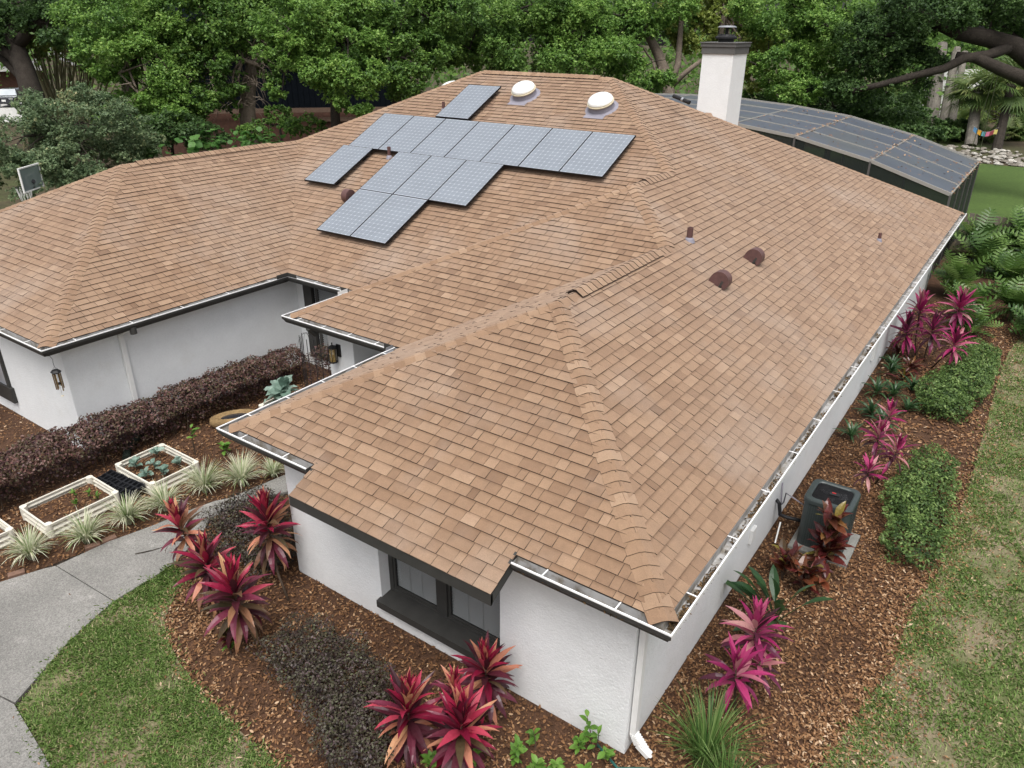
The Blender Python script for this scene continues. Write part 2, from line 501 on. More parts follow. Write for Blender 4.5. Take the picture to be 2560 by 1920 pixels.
# concrete path: dirt joint below, slabs on it
pathbase = flat("path", [(-9.3, -5.6), (-5.4, -5.6), (-5.4, -3.2), (-6.75, -2.6), (-7.2, -1.5), (-7.2, -.5), (-7.7, .4), (-7.4, 1.5), (-6.2, 2.9), (-6.0, 5.4), (-7.8, 5.4), (-7.9, 2.0), (-8.3, .4), (-8.6, -.9), (-8.75, -1.7), (-9.0, -2.5)], -.004, m_joint)
def slab(pts, top=.028):
    b = MB()
    n = len(pts)
    b.face([(x, y, top) for x, y in pts])
    for i in range(n):
        (x0, y0), (x1, y1) = pts[i], pts[(i + 1) % n]
        b.face([(x0, y0, -.05), (x1, y1, -.05), (x1, y1, top), (x0, y0, top)])
    return b.build("slab", m_concrete, pathbase)
slab([(-7.225, -1.52), (-7.25, -.90), (-7.29, -.59), (-7.52, 0.0), (-7.82, .40), (-7.70, 1.2), (-6.45, 3.0), (-6.2, 5.3), (-7.8, 5.3), (-7.85, 2.1), (-8.05, .92), (-8.17, .74), (-8.30, .27), (-8.37, -.21), (-8.55, -.87), (-8.615, -1.60)])
slab([(-8.62, -1.615), (-7.228, -1.535), (-7.12, -1.88), (-6.97, -2.27), (-6.75, -2.68), (-6.52, -3.105), (-6.80, -3.165), (-9.1, -3.24), (-8.90, -2.25), (-8.70, -1.75)])
slab([(-9.12, -3.255), (-6.80, -3.18), (-6.50, -3.125), (-5.35, -3.28), (-5.30, -5.5), (-9.6, -5.5)])

# ------------------------------------------------------------------ the house
H, S = 2.278, .483
L = math.sqrt(1 + S * S)
EXPO = .143
T = .072
house = thing("house", (-8, 8, 0), "white stucco single storey house under a big tan shingle hip roof", "house")

FACES = dict(
    af=dict(o=(0, 0), u=(1, 0), w=(0, 1), poly=[(-6.38 + T, T), (-4.66, T), (-4.66, -.36), (-1.69, -.36), (-1.69, T), (-T, T), (-3.19, 3.19)]),
    rt=dict(o=(0, 0), u=(0, 1), w=(-1, 0), poly=[(-T, T), (-T, 20.477 - T), (-7.686, 12.791), (-4.55, 9.655), (-4.55, 7.985), (-3.19, 6.625), (-3.19, 3.19)]),
    al=dict(o=(-6.38, 0), u=(0, -1), w=(1, 0), poly=[(-6.38 + T, T), (-3.19, 3.19), (-3.19, 6.625), (-6.38 + T, 3.4354 + T)]),
    bf=dict(o=(0, 3.4354), u=(1, 0), w=(0, 1), poly=[(-9.10, 3.4354), (-6.38, 3.4354), (-3.19, 6.6254), (-4.55, 7.9854)]),
    bl=dict(o=(-9.10, 0), u=(0, -1), w=(1, 0), poly=[(-9.10, 3.4354), (-4.55, 7.9854), (-4.55, 9.6558), (-9.10, 5.1058)]),
    mf=dict(o=(0, 5.1058), u=(1, 0), w=(0, 1), poly=[(-11.175, 5.1058), (-9.10, 5.1058), (-4.55, 9.6558), (-7.686, 12.7918), (-11.749, 12.7918), (-15.305, 9.2358)]),
    cr=dict(o=(-11.175, 0), u=(0, 1), w=(-1, 0), poly=[(-11.175, .038), (-11.175, 5.1058), (-15.305, 9.2358), (-15.305, 4.168)]),
    cf=dict(o=(0, .038), u=(1, 0), w=(0, 1), poly=[(-19.435, .038), (-11.175, .038), (-15.305, 4.168)]),
    lf=dict(o=(-19.435, 0), u=(0, -1), w=(1, 0), poly=[(-19.435, .038), (-15.305, 4.168), (-15.305, 9.2358), (-11.749, 12.7918), (-19.435, 20.477)]),
    rr=dict(o=(0, 20.477), u=(-1, 0), w=(0, -1), poly=[(-T, 20.477 - T), (-19.435, 20.477), (-11.749, 12.7918), (-7.686, 12.7918)]),
)
# deck: solid sheets under the shingles with a thickness
b = MB()
for F in FACES.values():
    o, w = Vector(F['o']), Vector(F['w'])
    top = [(x, y, H + S * ((Vector((x, y)) - o).dot(w))) for x, y in F['poly']]
    # poly winding: make it counter clockwise
    ar = sum(top[i][0] * top[(i + 1) % len(top)][1] - top[(i + 1) % len(top)][0] * top[i][1] for i in range(len(top)))
    if ar < 0:
        top.reverse()
    b.face(top)
    b.face([(x, y, z - .06) for x, y, z in reversed(top)])
roof = b.build("roof", m_deck, house)

def clip(poly, ax, val, keep_less):
    out = []
    n = len(poly)
    for i in range(n):
        p, q = poly[i], poly[(i + 1) % n]
        pi = (p[ax] <= val) if keep_less else (p[ax] >= val)
        qi = (q[ax] <= val) if keep_less else (q[ax] >= val)
        if pi:
            out.append(p)
        if pi != qi:
            t = (val - p[ax]) / (q[ax] - p[ax])
            out.append((p[0] + t * (q[0] - p[0]), p[1] + t * (q[1] - p[1])))
    return out

tabs = []
for key, F in FACES.items():
    o, u, w = Vector(F['o']), Vector(F['u']), Vector(F['w'])
    u3, n3 = Vector((u.x, u.y, 0)), Vector((-w.x * S, -w.y * S, 1)) / L
    loc = [((Vector(p) - o).dot(u), (Vector(p) - o).dot(w) * L) for p in F['poly']]
    vmin, vmax = min(p[1] for p in loc), max(p[1] for p in loc)
    umin, umax = min(p[0] for p in loc), max(p[0] for p in loc)
    rows = int((vmax - vmin) / EXPO) + 1
    hidden = key in ('lf', 'rr', 'bl')
    for k in range(rows):
        v0 = vmin - .012 + k * EXPO
        v1 = v0 + EXPO
        strip = clip(clip(loc, 1, v0, False), 1, v1 + .004, True)
        if len(strip) < 3:
            continue
        s0, s1 = min(p[0] for p in strip), max(p[0] for p in strip)
        if key == 'al':
            pass
        ua = s0 - random.random() * .3
        base = random.random()
        wav = .0015 * math.sin(k * 2.1)
        while ua < s1:
            wd = random.choice((.10, .13, .15, .17, .19, .22, .25, .29)) * (2.2 if hidden else 1)
            ub = ua + wd
            pc = clip(clip(strip, 0, ua + .0025, False), 0, ub - .0025, True)
            ua = ub
            if len(pc) < 3:
                continue
            ar = abs(sum(pc[i][0] * pc[(i + 1) % len(pc)][1] - pc[(i + 1) % len(pc)][0] * pc[i][1] for i in range(len(pc)))) / 2
            if ar < .0008:
                continue
            hb = (.0165 if random.random() < .58 else .0100) + wav + random.random() * .002
            r_ = min(1, max(0, random.gauss(.5, .17)))
            P3, tvs = [], []
            for (uu, vv) in pc:
                t_ = min(1, max(0, (vv - v0) / EXPO))
                p2 = o + u * uu + w * (vv / L)
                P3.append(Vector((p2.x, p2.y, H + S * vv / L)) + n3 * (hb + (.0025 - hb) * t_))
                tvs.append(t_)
            # keep counter clockwise seen from outside
            a_ = sum(pc[i][0] * pc[(i + 1) % len(pc)][1] - pc[(i + 1) % len(pc)][0] * pc[i][1] for i in range(len(pc)))
            if a_ < 0:
                P3.reverse(); tvs.reverse()
            d = (P3[0] - CAM).length
            if hidden: d += 100
            # keep well clear of the frame edges when choosing the single ones
            tabs.append((d, P3, tvs, n3, r_, len(tabs)))
tabs.sort(key=lambda t: t[0])

def add_tab(b, P3, tvs, n3, r_):
    b.face(P3, 0, r_, tvs)
    n = len(P3)
    for i in range(n):
        j = (i + 1) % n
        if tvs[i] > .97 and tvs[j] > .97:
            continue
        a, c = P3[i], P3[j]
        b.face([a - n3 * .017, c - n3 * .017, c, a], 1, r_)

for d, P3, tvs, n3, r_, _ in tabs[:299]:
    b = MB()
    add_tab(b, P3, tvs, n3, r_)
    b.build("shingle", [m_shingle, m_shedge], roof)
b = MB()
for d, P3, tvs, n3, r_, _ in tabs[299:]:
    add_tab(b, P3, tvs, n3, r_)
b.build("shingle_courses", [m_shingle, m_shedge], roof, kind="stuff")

def planedir(F, hip):
    """unit vector down the given roof face, at right angles to the hip / ridge line"""
    w = Vector(F['w'])
    n = Vector((-w.x * S, -w.y * S, 1)).normalized()
    d = hip.cross(n)
    return d if d.dot(Vector((-w.x, -w.y, -S))) > 0 else -d

caps = []
def hipline(p0, p1, fa, fb, lift=0.0, wd=.15, vent=False, endpad=0):
    p0, p1 = Vector(p0), Vector(p1)
    d = (p1 - p0).normalized()
    da, db = planedir(FACES[fa], d), planedir(FACES[fb], d)
    up = (-(da + db)).normalized()
    n = int((p1 - p0).length / .143)
    st = (p1 - p0).length / n
    for i in range(n):
        r_ = min(1, max(0, random.gauss(.45, .26)))
        rows = []
        for (q, e) in ((i * st - .004, .016), ((i + 1) * st + .006, .004)):
            P = p0 + d * q
            h = lift + e
            if vent:
                sec = [P + da * wd + up * (h - .004), P + da * (wd * .45) + up * (h + .008), P + da * .03 + up * (h + .016),
                       P + db * .03 + up * (h + .016), P + db * (wd * .45) + up * (h + .008), P + db * wd + up * (h - .004)]
            else:
                sec = [P + da * wd + up * h, P + da * (wd * .5) + up * (h + .007), P + da * .03 + up * (h + .010),
                       P + db * .03 + up * (h + .010), P + db * (wd * .5) + up * (h + .007), P + db * wd + up * h]
            rows.append(sec)
        dist = (rows[0][2] - CAM).length
        caps.append((dist, rows, up, r_))

def z_of(key, x, y):
    F = FACES[key]
    return H + S * ((Vector((x, y)) - Vector(F['o'])).dot(Vector(F['w'])))
def hp(key, x, y): return (x, y, z_of(key, x, y))
zr = lambda run: H + S * run
hipline(hp('rt', -T, T), (-3.19, 3.19, zr(3.19)), 'af', 'rt')
hipline((-6.38 + T, T, zr(T)), (-3.19, 3.19, zr(3.19)), 'al', 'af')
hipline((-3.19, 6.625, zr(3.19)), (-4.55, 7.985, zr(4.55)), 'bf', 'rt')
hipline((-9.10, 3.4354, H), (-4.55, 7.985, zr(4.55)), 'bl', 'bf')
hipline((-4.55, 9.656, zr(4.55)), (-7.686, 12.79, zr(7.686)), 'mf', 'rt')
hipline((-15.305, 9.236, zr(4.13)), (-11.749, 12.79, zr(7.686)), 'lf', 'mf')
hipline((-11.175, .038, H), (-15.305, 4.168, zr(4.13)), 'cf', 'cr')
hipline((-19.435, .038, H), (-15.305, 4.168, zr(4.13)), 'lf', 'cf')
hipline((-T, 20.477 - T, zr(T)), (-7.686, 12.79, zr(7.686)), 'rt', 'rr')
hipline((-19.435, 20.477, H), (-11.749, 12.79, zr(7.686)), 'rr', 'lf')
# ridges: plain caps at the ends, raised vents between
def ridge(p0, p1, fa, fb, v0, v1, vh=.034):
    p0, p1 = Vector(p0), Vector(p1)
    d = (p1 - p0).normalized()
    ln = (p1 - p0).length
    hipline(p0, p0 + d * v0, fa, fb)
    if ln - v1 > .15:
        hipline(p0 + d * v1, p1, fa, fb)
    hipline(p0 + d * v0, p0 + d * v1, fa, fb, lift=vh, wd=.155, vent=True)
    da, db = planedir(FACES[fa], d), planedir(FACES[fb], d)
    up = (-(da + db)).normalized()
    b = MB()
    q0, q1 = p0 + d * (v0 + .03), p0 + d * (v1 - .03)
    for dd in (da, db):
        a0, a1 = q0 + dd * .135, q1 + dd * .135
        b.face([a0, a1, a1 + up * (vh - .002), a0 + up * (vh - .002)])
    for q in (q0, q1):
        b.face([q + da * .135, q + da * .135 + up * (vh - .002), q + up * (vh + .006), q + db * .135 + up * (vh - .002), q + db * .135])
    b.face([q0 + da * .135 + up * (vh - .002), q1 + da * .135 + up * (vh - .002), q1 + up * (vh + .006), q0 + up * (vh + .006)])
    b.face([q0 + db * .135 + up * (vh - .002), q1 + db * .135 + up * (vh - .002), q1 + up * (vh + .006), q0 + up * (vh + .006)])
    b.build("ridge_vent", m_deck, roof)
ridge((-3.19, 3.19, zr(3.19)), (-3.19, 6.625, zr(3.19)), 'al', 'rt', .42, 3.0)
ridge((-4.55, 7.985, zr(4.55)), (-4.55, 9.656, zr(4.55)), 'bl', 'rt', .45, 1.55, .016)
ridge((-11.749, 12.79, zr(7.686)), (-7.686, 12.79, zr(7.686)), 'rr', 'mf', .15, 3.75, .028)
ridge((-15.305, 4.168, zr(4.13)), (-15.305, 9.236, zr(4.13)), 'lf', 'cr', .35, 4.1, .028)
caps.sort(key=lambda c: c[0])
def add_cap(b, rows, up, r_):
    A, Bq = rows
    for i in range(5):
        b.face([A[i + 1], A[i], Bq[i], Bq[i + 1]], 0, r_)
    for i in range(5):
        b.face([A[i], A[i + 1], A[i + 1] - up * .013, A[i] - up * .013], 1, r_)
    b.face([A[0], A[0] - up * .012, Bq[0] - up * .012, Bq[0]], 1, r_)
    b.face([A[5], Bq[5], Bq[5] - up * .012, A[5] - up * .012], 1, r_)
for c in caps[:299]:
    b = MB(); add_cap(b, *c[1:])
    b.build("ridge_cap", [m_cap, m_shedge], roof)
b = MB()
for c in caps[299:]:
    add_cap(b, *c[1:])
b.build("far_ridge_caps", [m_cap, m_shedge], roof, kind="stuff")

# fascia, soffit
b = MB()
def fascia(p, q, z0=.012, hgt=.16, th=.03, zz=H):
    p, q = Vector((*p, 0)), Vector((*q, 0))
    d = (q - p).normalized(); o_ = Vector((d.y, -d.x, 0))
    c = (p + q) / 2 - o_ * th / 2 + Vector((0, 0, zz - z0 - hgt / 2))
    b.box(c, ((q - p).length, th, hgt), rz=math.atan2(d.y, d.x))
zt = H + S * T
fascia((-1.69, T), (-T, T), zz=zt); fascia((-6.38 + T, T), (-4.66, T), zz=zt)
fascia((-T, T), (-T, 20.4), zz=zt)
fascia((-6.38 + T, 3.44), (-6.38 + T, T), zz=zt)
fascia((-9.10, 3.4354), (-6.40, 3.4354)); fascia((-9.10, 5.08), (-9.10, 3.4354))
fascia((-11.17, 5.1058), (-9.12, 5.1058)); fascia((-11.175, .038), (-11.175, 5.08))
fascia((-19.435, .038), (-11.175, .038)); fascia((-.1, 20.477), (-19.4, 20.477)); fascia((-19.435, 20.4), (-19.435, .04))
# drop eave over the window
ze = H - S * .36
fascia((-4.66, -.36), (-1.69, -.36), z0=.006, hgt=.135, zz=ze)
b.build("fascia", m_trim, house)
for x in (-4.66, -1.69):
    b = MB()
    x2 = x + (.03 if x < -3 else -.03)
    za, zb = ze - .006, zt + .02
    for (xa) in (x, x2):
        b.face([(xa, -.36, za - .135), (xa, -.36, za), (xa, T + .02, zb), (xa, T + .02, zb - .14)])
    b.face([(x, -.36, za), (x2, -.36, za), (x2, T + .02, zb), (x, T + .02, zb)])
    b.face([(x, -.36, za - .135), (x2, -.36, za - .135), (x2, T + .02, zb - .14), (x, T + .02, zb - .14)])
    b.build("rake_board", m_trim, house)
b = MB()
b.face([(-4.63, -.33, ze - .10), (-1.72, -.33, ze - .10), (-1.72, T, ze + .06), (-4.63, T, ze + .06)])
for (x0, x1, y0, y1) in ((-.45, -.10, .1, 20.4), (-6.28, -5.7, .1, 3.4), (-5.7, -.45, .1, .383), (-11.45, -11.2, .06, 5.1),
                         (-19.4, -11.2, .06, .35), (-11.2, -9.0, 5.12, 5.5), (-9.07, -6.1, 3.46, 5.5)):
    b.face([(x0, y0, H - .14), (x1, y0, H - .14), (x1, y1, H - .14), (x0, y1, H - .14)])
b.build("soffit", m_stucco, house)

# walls
WT = H - .10
def wall(pts, name="wall"):
    b = MB()
    for f in pts:
        b.face(f)
    return b.build(name, m_stucco, house)
def wq(a, c, z0=-.05, z1=WT):
    return [(a[0], a[1], z0), (c[0], c[1], z0), (c[0], c[1], z1), (a[0], a[1], z1)]
# front wall with the window recess
X0, X1, Y0 = -5.70, -.458, .383
RX0, RX1, RZ, RY = -4.03, -2.12, .345, .62
wall([wq((X0, Y0), (RX0, Y0)), wq((RX1, Y0), (X1, Y0)), wq((RX0, Y0), (RX1, Y0), -.05, RZ),
      [(RX0, Y0, RZ), (RX0, RY, RZ), (RX0, RY, WT), (RX0, Y0, WT)], [(RX1, RY, RZ), (RX1, Y0, RZ), (RX1, Y0, WT), (RX1, RY, WT)],
      [(RX0, Y0, RZ), (RX1, Y0, RZ), (RX1, RY, RZ), (RX0, RY, RZ)], wq((RX0, RY), (RX1, RY), RZ, WT)])
wall([wq((X1, Y0), (X1, 20.1))])
wall([wq((X0, 5.5), (X0, Y0))])
wall([wq((-11.45, .35), (-11.45, 5.5))])
wall([wq((-19.1, .35), (-11.45, .35)), wq((-19.1, 20.1), (-19.1, .35)), wq((X1, 20.1), (-19.1, 20.1))])
wall([wq((-11.45, 5.5), (-9.0, 5.5)), wq((-9.0, 5.5), (X0, 5.5))])
b = MB()
b.span((-8.52, 3.75, -.05), (-7.86, 5.498, WT))
b.build("pier", m_stucco, house)

# window under the dropped eave
win = MB()
fy = .545
win.span((RX0, fy, .36), (RX0 + .07, fy + .06, 2.0)); win.span((RX1 - .07, fy, .36), (RX1, fy + .06, 2.0))
win.span((RX0 + .07, fy, .36), (RX1 - .07, fy + .06, .425)); win.span((RX0 + .07, fy, 1.93), (RX1 - .07, fy + .06, 2.0))
win.span((-3.20, fy - .02, .425), (-3.04, fy + .058, 1.93))
for (a, c) in ((RX0 + .07, -3.20), (-3.04, RX1 - .07)):
    for e in ((a, a + .035), (c - .035, c)):
        win.span((e[0], fy + .012, .425), (e[1], fy + .05, 1.93))
    win.span((a + .035, fy + .012, .425), (c - .035, fy + .05, .465))
window = win.build("window", m_trim, house, bevel=.004)
for (a, c) in ((RX0 + .105, -3.235), (-3.005, RX1 - .105)):
    g = MB(); g.span((a, fy + .028, .465), (c, fy + .034, 1.93)); g.build("pane", m_glass, window)
    g = MB()
    for i in range(29):
        z = .48 + i * .05
        M = Matrix.Translation(((a + c) / 2, fy + .058, z)) @ Matrix.Rotation(math.radians(62), 4, 'X')
        g.box(None, (c - a - .01, .052, .003), M=M)
    for fx in (.33, .62):
        g.span((a + (c - a) * fx - .006, fy + .046, .47), (a + (c - a) * fx + .006, fy + .049, 1.93))
    g.build("blind", m_blind, window)
b = MB()
b.face([(RX0 - .02, .30, .352), (RX1 + .01, .30, .352), (RX1 + .01, .56, .375), (RX0 - .02, .56, .375)])
b.face([(RX0 - .02, .30, .245), (RX1 + .01, .30, .245), (RX1 + .01, .30, .352), (RX0 - .02, .30, .352)])
b.face([(RX0 - .02, .42, .245), (RX0 - .02, .30, .245), (RX0 - .02, .30, .352), (RX0 - .02, .56, .375)])
b.face([(RX1 + .01, .30, .245), (RX1 + .01, .42, .245), (RX1 + .01, .56, .375), (RX1 + .01, .30, .352)])
b.face([(RX0 - .02, .30, .245), (RX0 - .02, .42, .245), (RX1 + .01, .42, .245), (RX1 + .01, .30, .245)])
b.build("sill", m_trim, window)

# window between the garage wing and the porch
b = MB()
b.span((-11.12, 5.40, .25), (-10.86, 5.495, 2.16)); b.span((-9.30, 5.40, .25), (-9.05, 5.495, 2.16))
b.span((-10.86, 5.43, 2.06), (-9.30, 5.49, 2.16)); b.span((-10.86, 5.43, .25), (-9.30, 5.49, .40))
b.span((-10.78, 5.44, .40), (-10.70, 5.49, 2.06)); b.span((-10.05, 5.44, .40), (-9.97, 5.49, 2.06))
w2 = b.build("window", m_trim, house)
b = MB(); b.span((-10.86, 5.455, .40), (-9.30, 5.462, 2.06)); b.build("pane", m_glass, w2)
b = MB()
for i in range(33):
    M = Matrix.Translation((-10.08, 5.475, .43 + i * .05)) @ Matrix.Rotation(math.radians(60), 4, 'X')
    b.box(None, (1.5, .05, .003), M=M)
b.build("blind", m_blind, w2)
# window in the front of the garage wing
b = MB()
b.span((-16.6, .28, .30), (-13.93, .352, .62)); b.span((-16.5, .30, .62), (-16.4, .352, 1.7)); b.span((-14.10, .30, .62), (-14.02, .352, 1.7))
w3 = b.build("window", m_trim, house)
b = MB(); b.span((-16.4, .325, .62), (-14.10, .334, 1.7)); b.build("pane", mat("grey_pane", (.40, .42, .45), .3), w3)

# gutters -------------------------------------------------------------
PROF_O = [(0, .0), (0, -.132), (.078, -.132), (.092, -.100), (.122, -.055), (.122, -.004)]
def gutter(a, c, od, ma=0, mc=0, hang=.62, z=H - .004, capA=True, capC=True, deb=0, outm=None, dip=None):
    a, c, od = Vector((*a, z)), Vector((*c, z)), Vector((*od, 0))
    d = (c - a).normalized()
    b = MB()
    def P(base, e, o_, h, m_):
        return base + od * o_ + Vector((0, 0, h)) + d * (m_ * o_ * e)
    prof = PROF_O
    ins = [(.004, -.002), (.004, -.100), (.076, -.100), (.086, -.084), (.1175, -.043), (.1175, -.004)]
    for pr, mi in ((prof, 0), (ins, 1)):
        for i in range(len(pr) - 1):
            (o0, h0), (o1, h1) = pr[i], pr[i + 1]
            b.face([P(a, -1, o0, h0, ma), P(c, 1, o0, h0, mc), P(c, 1, o1, h1, mc), P(a, -1, o1, h1, ma)], mi)
    # rolled lip
    lp = [(.110, -.010), (.110, .003), (.125, .003), (.125, -.014)]
    for i in range(3):
        (o0, h0), (o1, h1) = lp[i], lp[i + 1]
        b.face([P(a, -1, o0, h0, ma), P(c, 1, o0, h0, mc), P(c, 1, o1, h1, mc), P(a, -1, o1, h1, ma)], 2)
    for (on, base, e, m_) in ((capA, a, -1, ma), (capC, c, 1, mc)):
        if on:
            b.face([P(base, e, o_, h, m_) for o_, h in prof], 0)
            b.face([P(base, e, o_, h, m_) - d * e * .004 for o_, h in prof], 1)
    g = b.build("gutter", [outm or m_trim, m_gut_in, m_lip], house)
    n = max(2, int((c - a).length / hang))
    for i in range(n):
        q = a + (c - a) * ((i + .45) / n)
        s_ = MB()
        s_.bar(q + od * -.01 + Vector((0, 0, .002)), q + od * .118 + Vector((0, 0, .001)), .014, .004)
        s_.build("hanger", m_lip, g)
    return g, a, c, od

def litter(name, a, c, od, n, lo=.02, hi=.10, z=H - .096, size=.05, m=None, label=None):
    a, c, od = Vector((*a, z)), Vector((*c, z)), Vector((*od, 0))
    t = rng.beta(.8, 1.1, n); w_ = lo + (hi - lo) * rng.beta(1.2, .9, n)
    keep = rng.random(n) < np.clip(.55 + np.sin(t * 31) * .5 + np.sin(t * 83) * .4, .05, 1)
    t, w_ = t[keep], w_[keep]
    P = np.array(a) + np.outer(t, np.array(c - a)) + np.outer(w_, np.array(od))
    P[:, 2] += rng.uniform(0, .022, len(t))
    nr = unit(np.array([0, 0, 1.]) + rng.normal(size=(len(t), 3)) * .5)
    V = leafquads(P, nr, rng.uniform(.5, 1.3, len(t)) * size, rng.uniform(.4, .8, len(t)) * size * .6)
    o = polys(name, V, rng.random(len(t)), m or m_dirt, None, "stuff")
    if label: tag(o, label, "leaf litter")
    return o

zt2 = zt - .006
gutter((-T, T), (-T, 20.42), (1, 0), 1, 0, z=zt2, hang=1.05, capA=False, outm=m_pvc)
gutter((-1.69 + .02, T), (-T, T), (0, -1), 0, 1, z=zt2, capC=False)
gutter((-6.38 + T, T), (-4.68, T), (0, -1), 1, 0, z=zt2, capA=False)
gutter((-6.38 + T, 3.36), (-6.38 + T, T), (-1, 0), 0, 1, z=zt2, capC=False)
gutter((-9.10, 3.4354), (-6.50, 3.4354), (0, -1), 1, 0, capA=False)
gutter((-9.10, 4.98), (-9.10, 3.4354), (-1, 0), 0, 1, capC=False)
gutter((-11.175, 5.1058), (-9.24, 5.1058), (0, -1), -1, 0, capA=False)
gutter((-11.175, .038), (-11.175, 5.1058), (1, 0), 1, -1, capA=False, capC=False, hang=1.0)
gutter((-19.435, .038), (-11.175, .038), (0, -1), 0, 1, capC=False, hang=.9)
litter("leaf_litter", (-T, .1), (-T, 9.5), (1, 0), 2600, z=zt2 - .097, label="dead leaves and moss in the right hand gutter")
litter("leaf_litter", (-1.6, T), (-T, T), (0, -1), 260, z=zt2 - .097, size=.055, label="dry leaves in the short gutter beside the front window")
# splash guards in the inside corners
b = MB()
b.span((-11.05, 4.70, H - .01), (-11.044, 4.985, H + .075)); b.span((-11.05, 4.979, H - .01), (-10.76, 4.985, H + .075))
b.build("splash_guard", m_trim, house, bevel=.002)
b = MB()
b.span((-9.42, 4.979, H - .02), (-9.20, 4.985, H + .07), 1)
b.span((-9.226, 4.72, H - .11), (-9.22, 4.985, H + .07), 0)
b.build("splash_guard", [m_pvc, m_trim], house)
b = MB()
b.span((-6.62, 3.308, H - .02), (-6.43, 3.314, H + .08), 1)
b.span((-6.432, 3.16, H - .10), (-6.425, 3.32, H + .085), 0); b.span((-6.425, 3.10, H - .01), (-6.30, 3.32, H + .004), 0)
b.build("splash_guard", [m_steel, m_trim], house)

# downspouts
def downspout(pts, elbow=True):
    b = MB()
    for p, q in zip(pts[:-1], pts[1:]):
        b.bar(p, q, .085, .065)
        b.tube([Vector(q) - Vector((0, 0, .005)), Vector(q) + Vector((0, 0, .005))], .03, 6)
    o = b.build("downspout", m_pvc, house, bevel=.008)
    return o
downspout([(-.412, .475, zt - .12), (-.412, .475, .27), (-.345, .47, .15), (-.20, .46, .075)])
b = MB()
for i in range(7):
    t_ = i / 6
    b.box((-.40 + .12 * t_, .473, .27 - .14 * t_), (.075, .088, .010))
b.build("downspout_elbow", m_pvc, house)
downspout([(-11.12, 1.40, H - .12), (-11.40, 1.40, H - .26), (-11.40, 1.40, .12)])
b = MB(); b.tube([(-11.11, 1.50, H - .09), (-11.10, 1.50, H - .22)], .06, 12); b.build("gutter_outlet", m_trim, house)
b = MB(); b.tube([(-8.55, 3.37, H - .1), (-8.53, 3.50, H - .26)], .075, 10); b.build("gutter_outlet", m_trim, house)
# electric box on the side wall
b = MB(); b.span((-.459, 11.9, .55), (-.40, 12.25, 1.25)); b.build("wall_box", m_pvc, house, bevel=.01)
b = MB(); b.span((-.459, 4.1, .48), (-.41, 4.28, .72)); b.build("wall_box", m_pvc, house, bevel=.01)

# chimney
cx0, cx1, cy0, cy1 = -6.83, -5.96, 16.31, 17.36
b = MB(); b.span((cx0, cy0, 3.2), (cx1, cy1, 6.49)); chim = b.build("chimney", m_stucco, house)
b = MB()
b.span((cx0 - .03, cy0 - .03, 6.475), (cx1 + .03, cy1 + .03, 6.645)); b.span((cx0 - .055, cy0 - .055, 6.648), (cx1 + .055, cy1 + .055, 6.735))
b.span((cx0 - .075, cy0 - .075, 6.737), (cx1 + .075, cy1 + .075, 6.765))
b.build("chimney_cap", m_greytrim, chim, bevel=.006)
fc = (-6.40, 16.80, 0)
b = MB()
b.lathe([(.0, 6.76), (.20, 6.76), (.20, 6.84), (.285, 6.845), (.29, 6.885), (.25, 6.91), (.20, 6.96)], fc, 24, 0)
b.lathe([(.245, 7.12), (.255, 7.13), (.20, 7.165), (.0, 7.175)], fc, 24, 1)
b.lathe([(.0, 7.119), (.245, 7.119)], fc, 24, 0)
b.tube([(-6.40, 16.80, 6.9), (-6.40, 16.80, 7.12)], .05, 8)
for k in range(14):
    an = k * math.pi / 7
    b.tube([(-6.40 + .24 * math.cos(an), 16.80 + .24 * math.sin(an), 6.90), (-6.40 + .24 * math.cos(an), 16.80 + .24 * math.sin(an), 7.125)], .005, 4)
b.build("flue_cowl", [m_black, m_steel], chim)
# small saddle behind the hip beside the chimney
b = MB()
b.face([(-6.9, 15.55, zr(4.93)), (-5.9, 15.55, zr(4.93)), (-6.4, 16.31, zr(4.55))]); b.face([(-6.9, 15.5, 4.4), (-6.4, 15.9, 5.02), (-6.4, 16.31, 4.98), (-6.95, 16.31, 4.3)])
b.face([(-5.9, 15.5, 4.4), (-6.4, 15.9, 5.02), (-6.4, 16.31, 4.98), (-5.85, 16.31, 4.3)])
b.build("chimney_saddle", m_cap, chim)

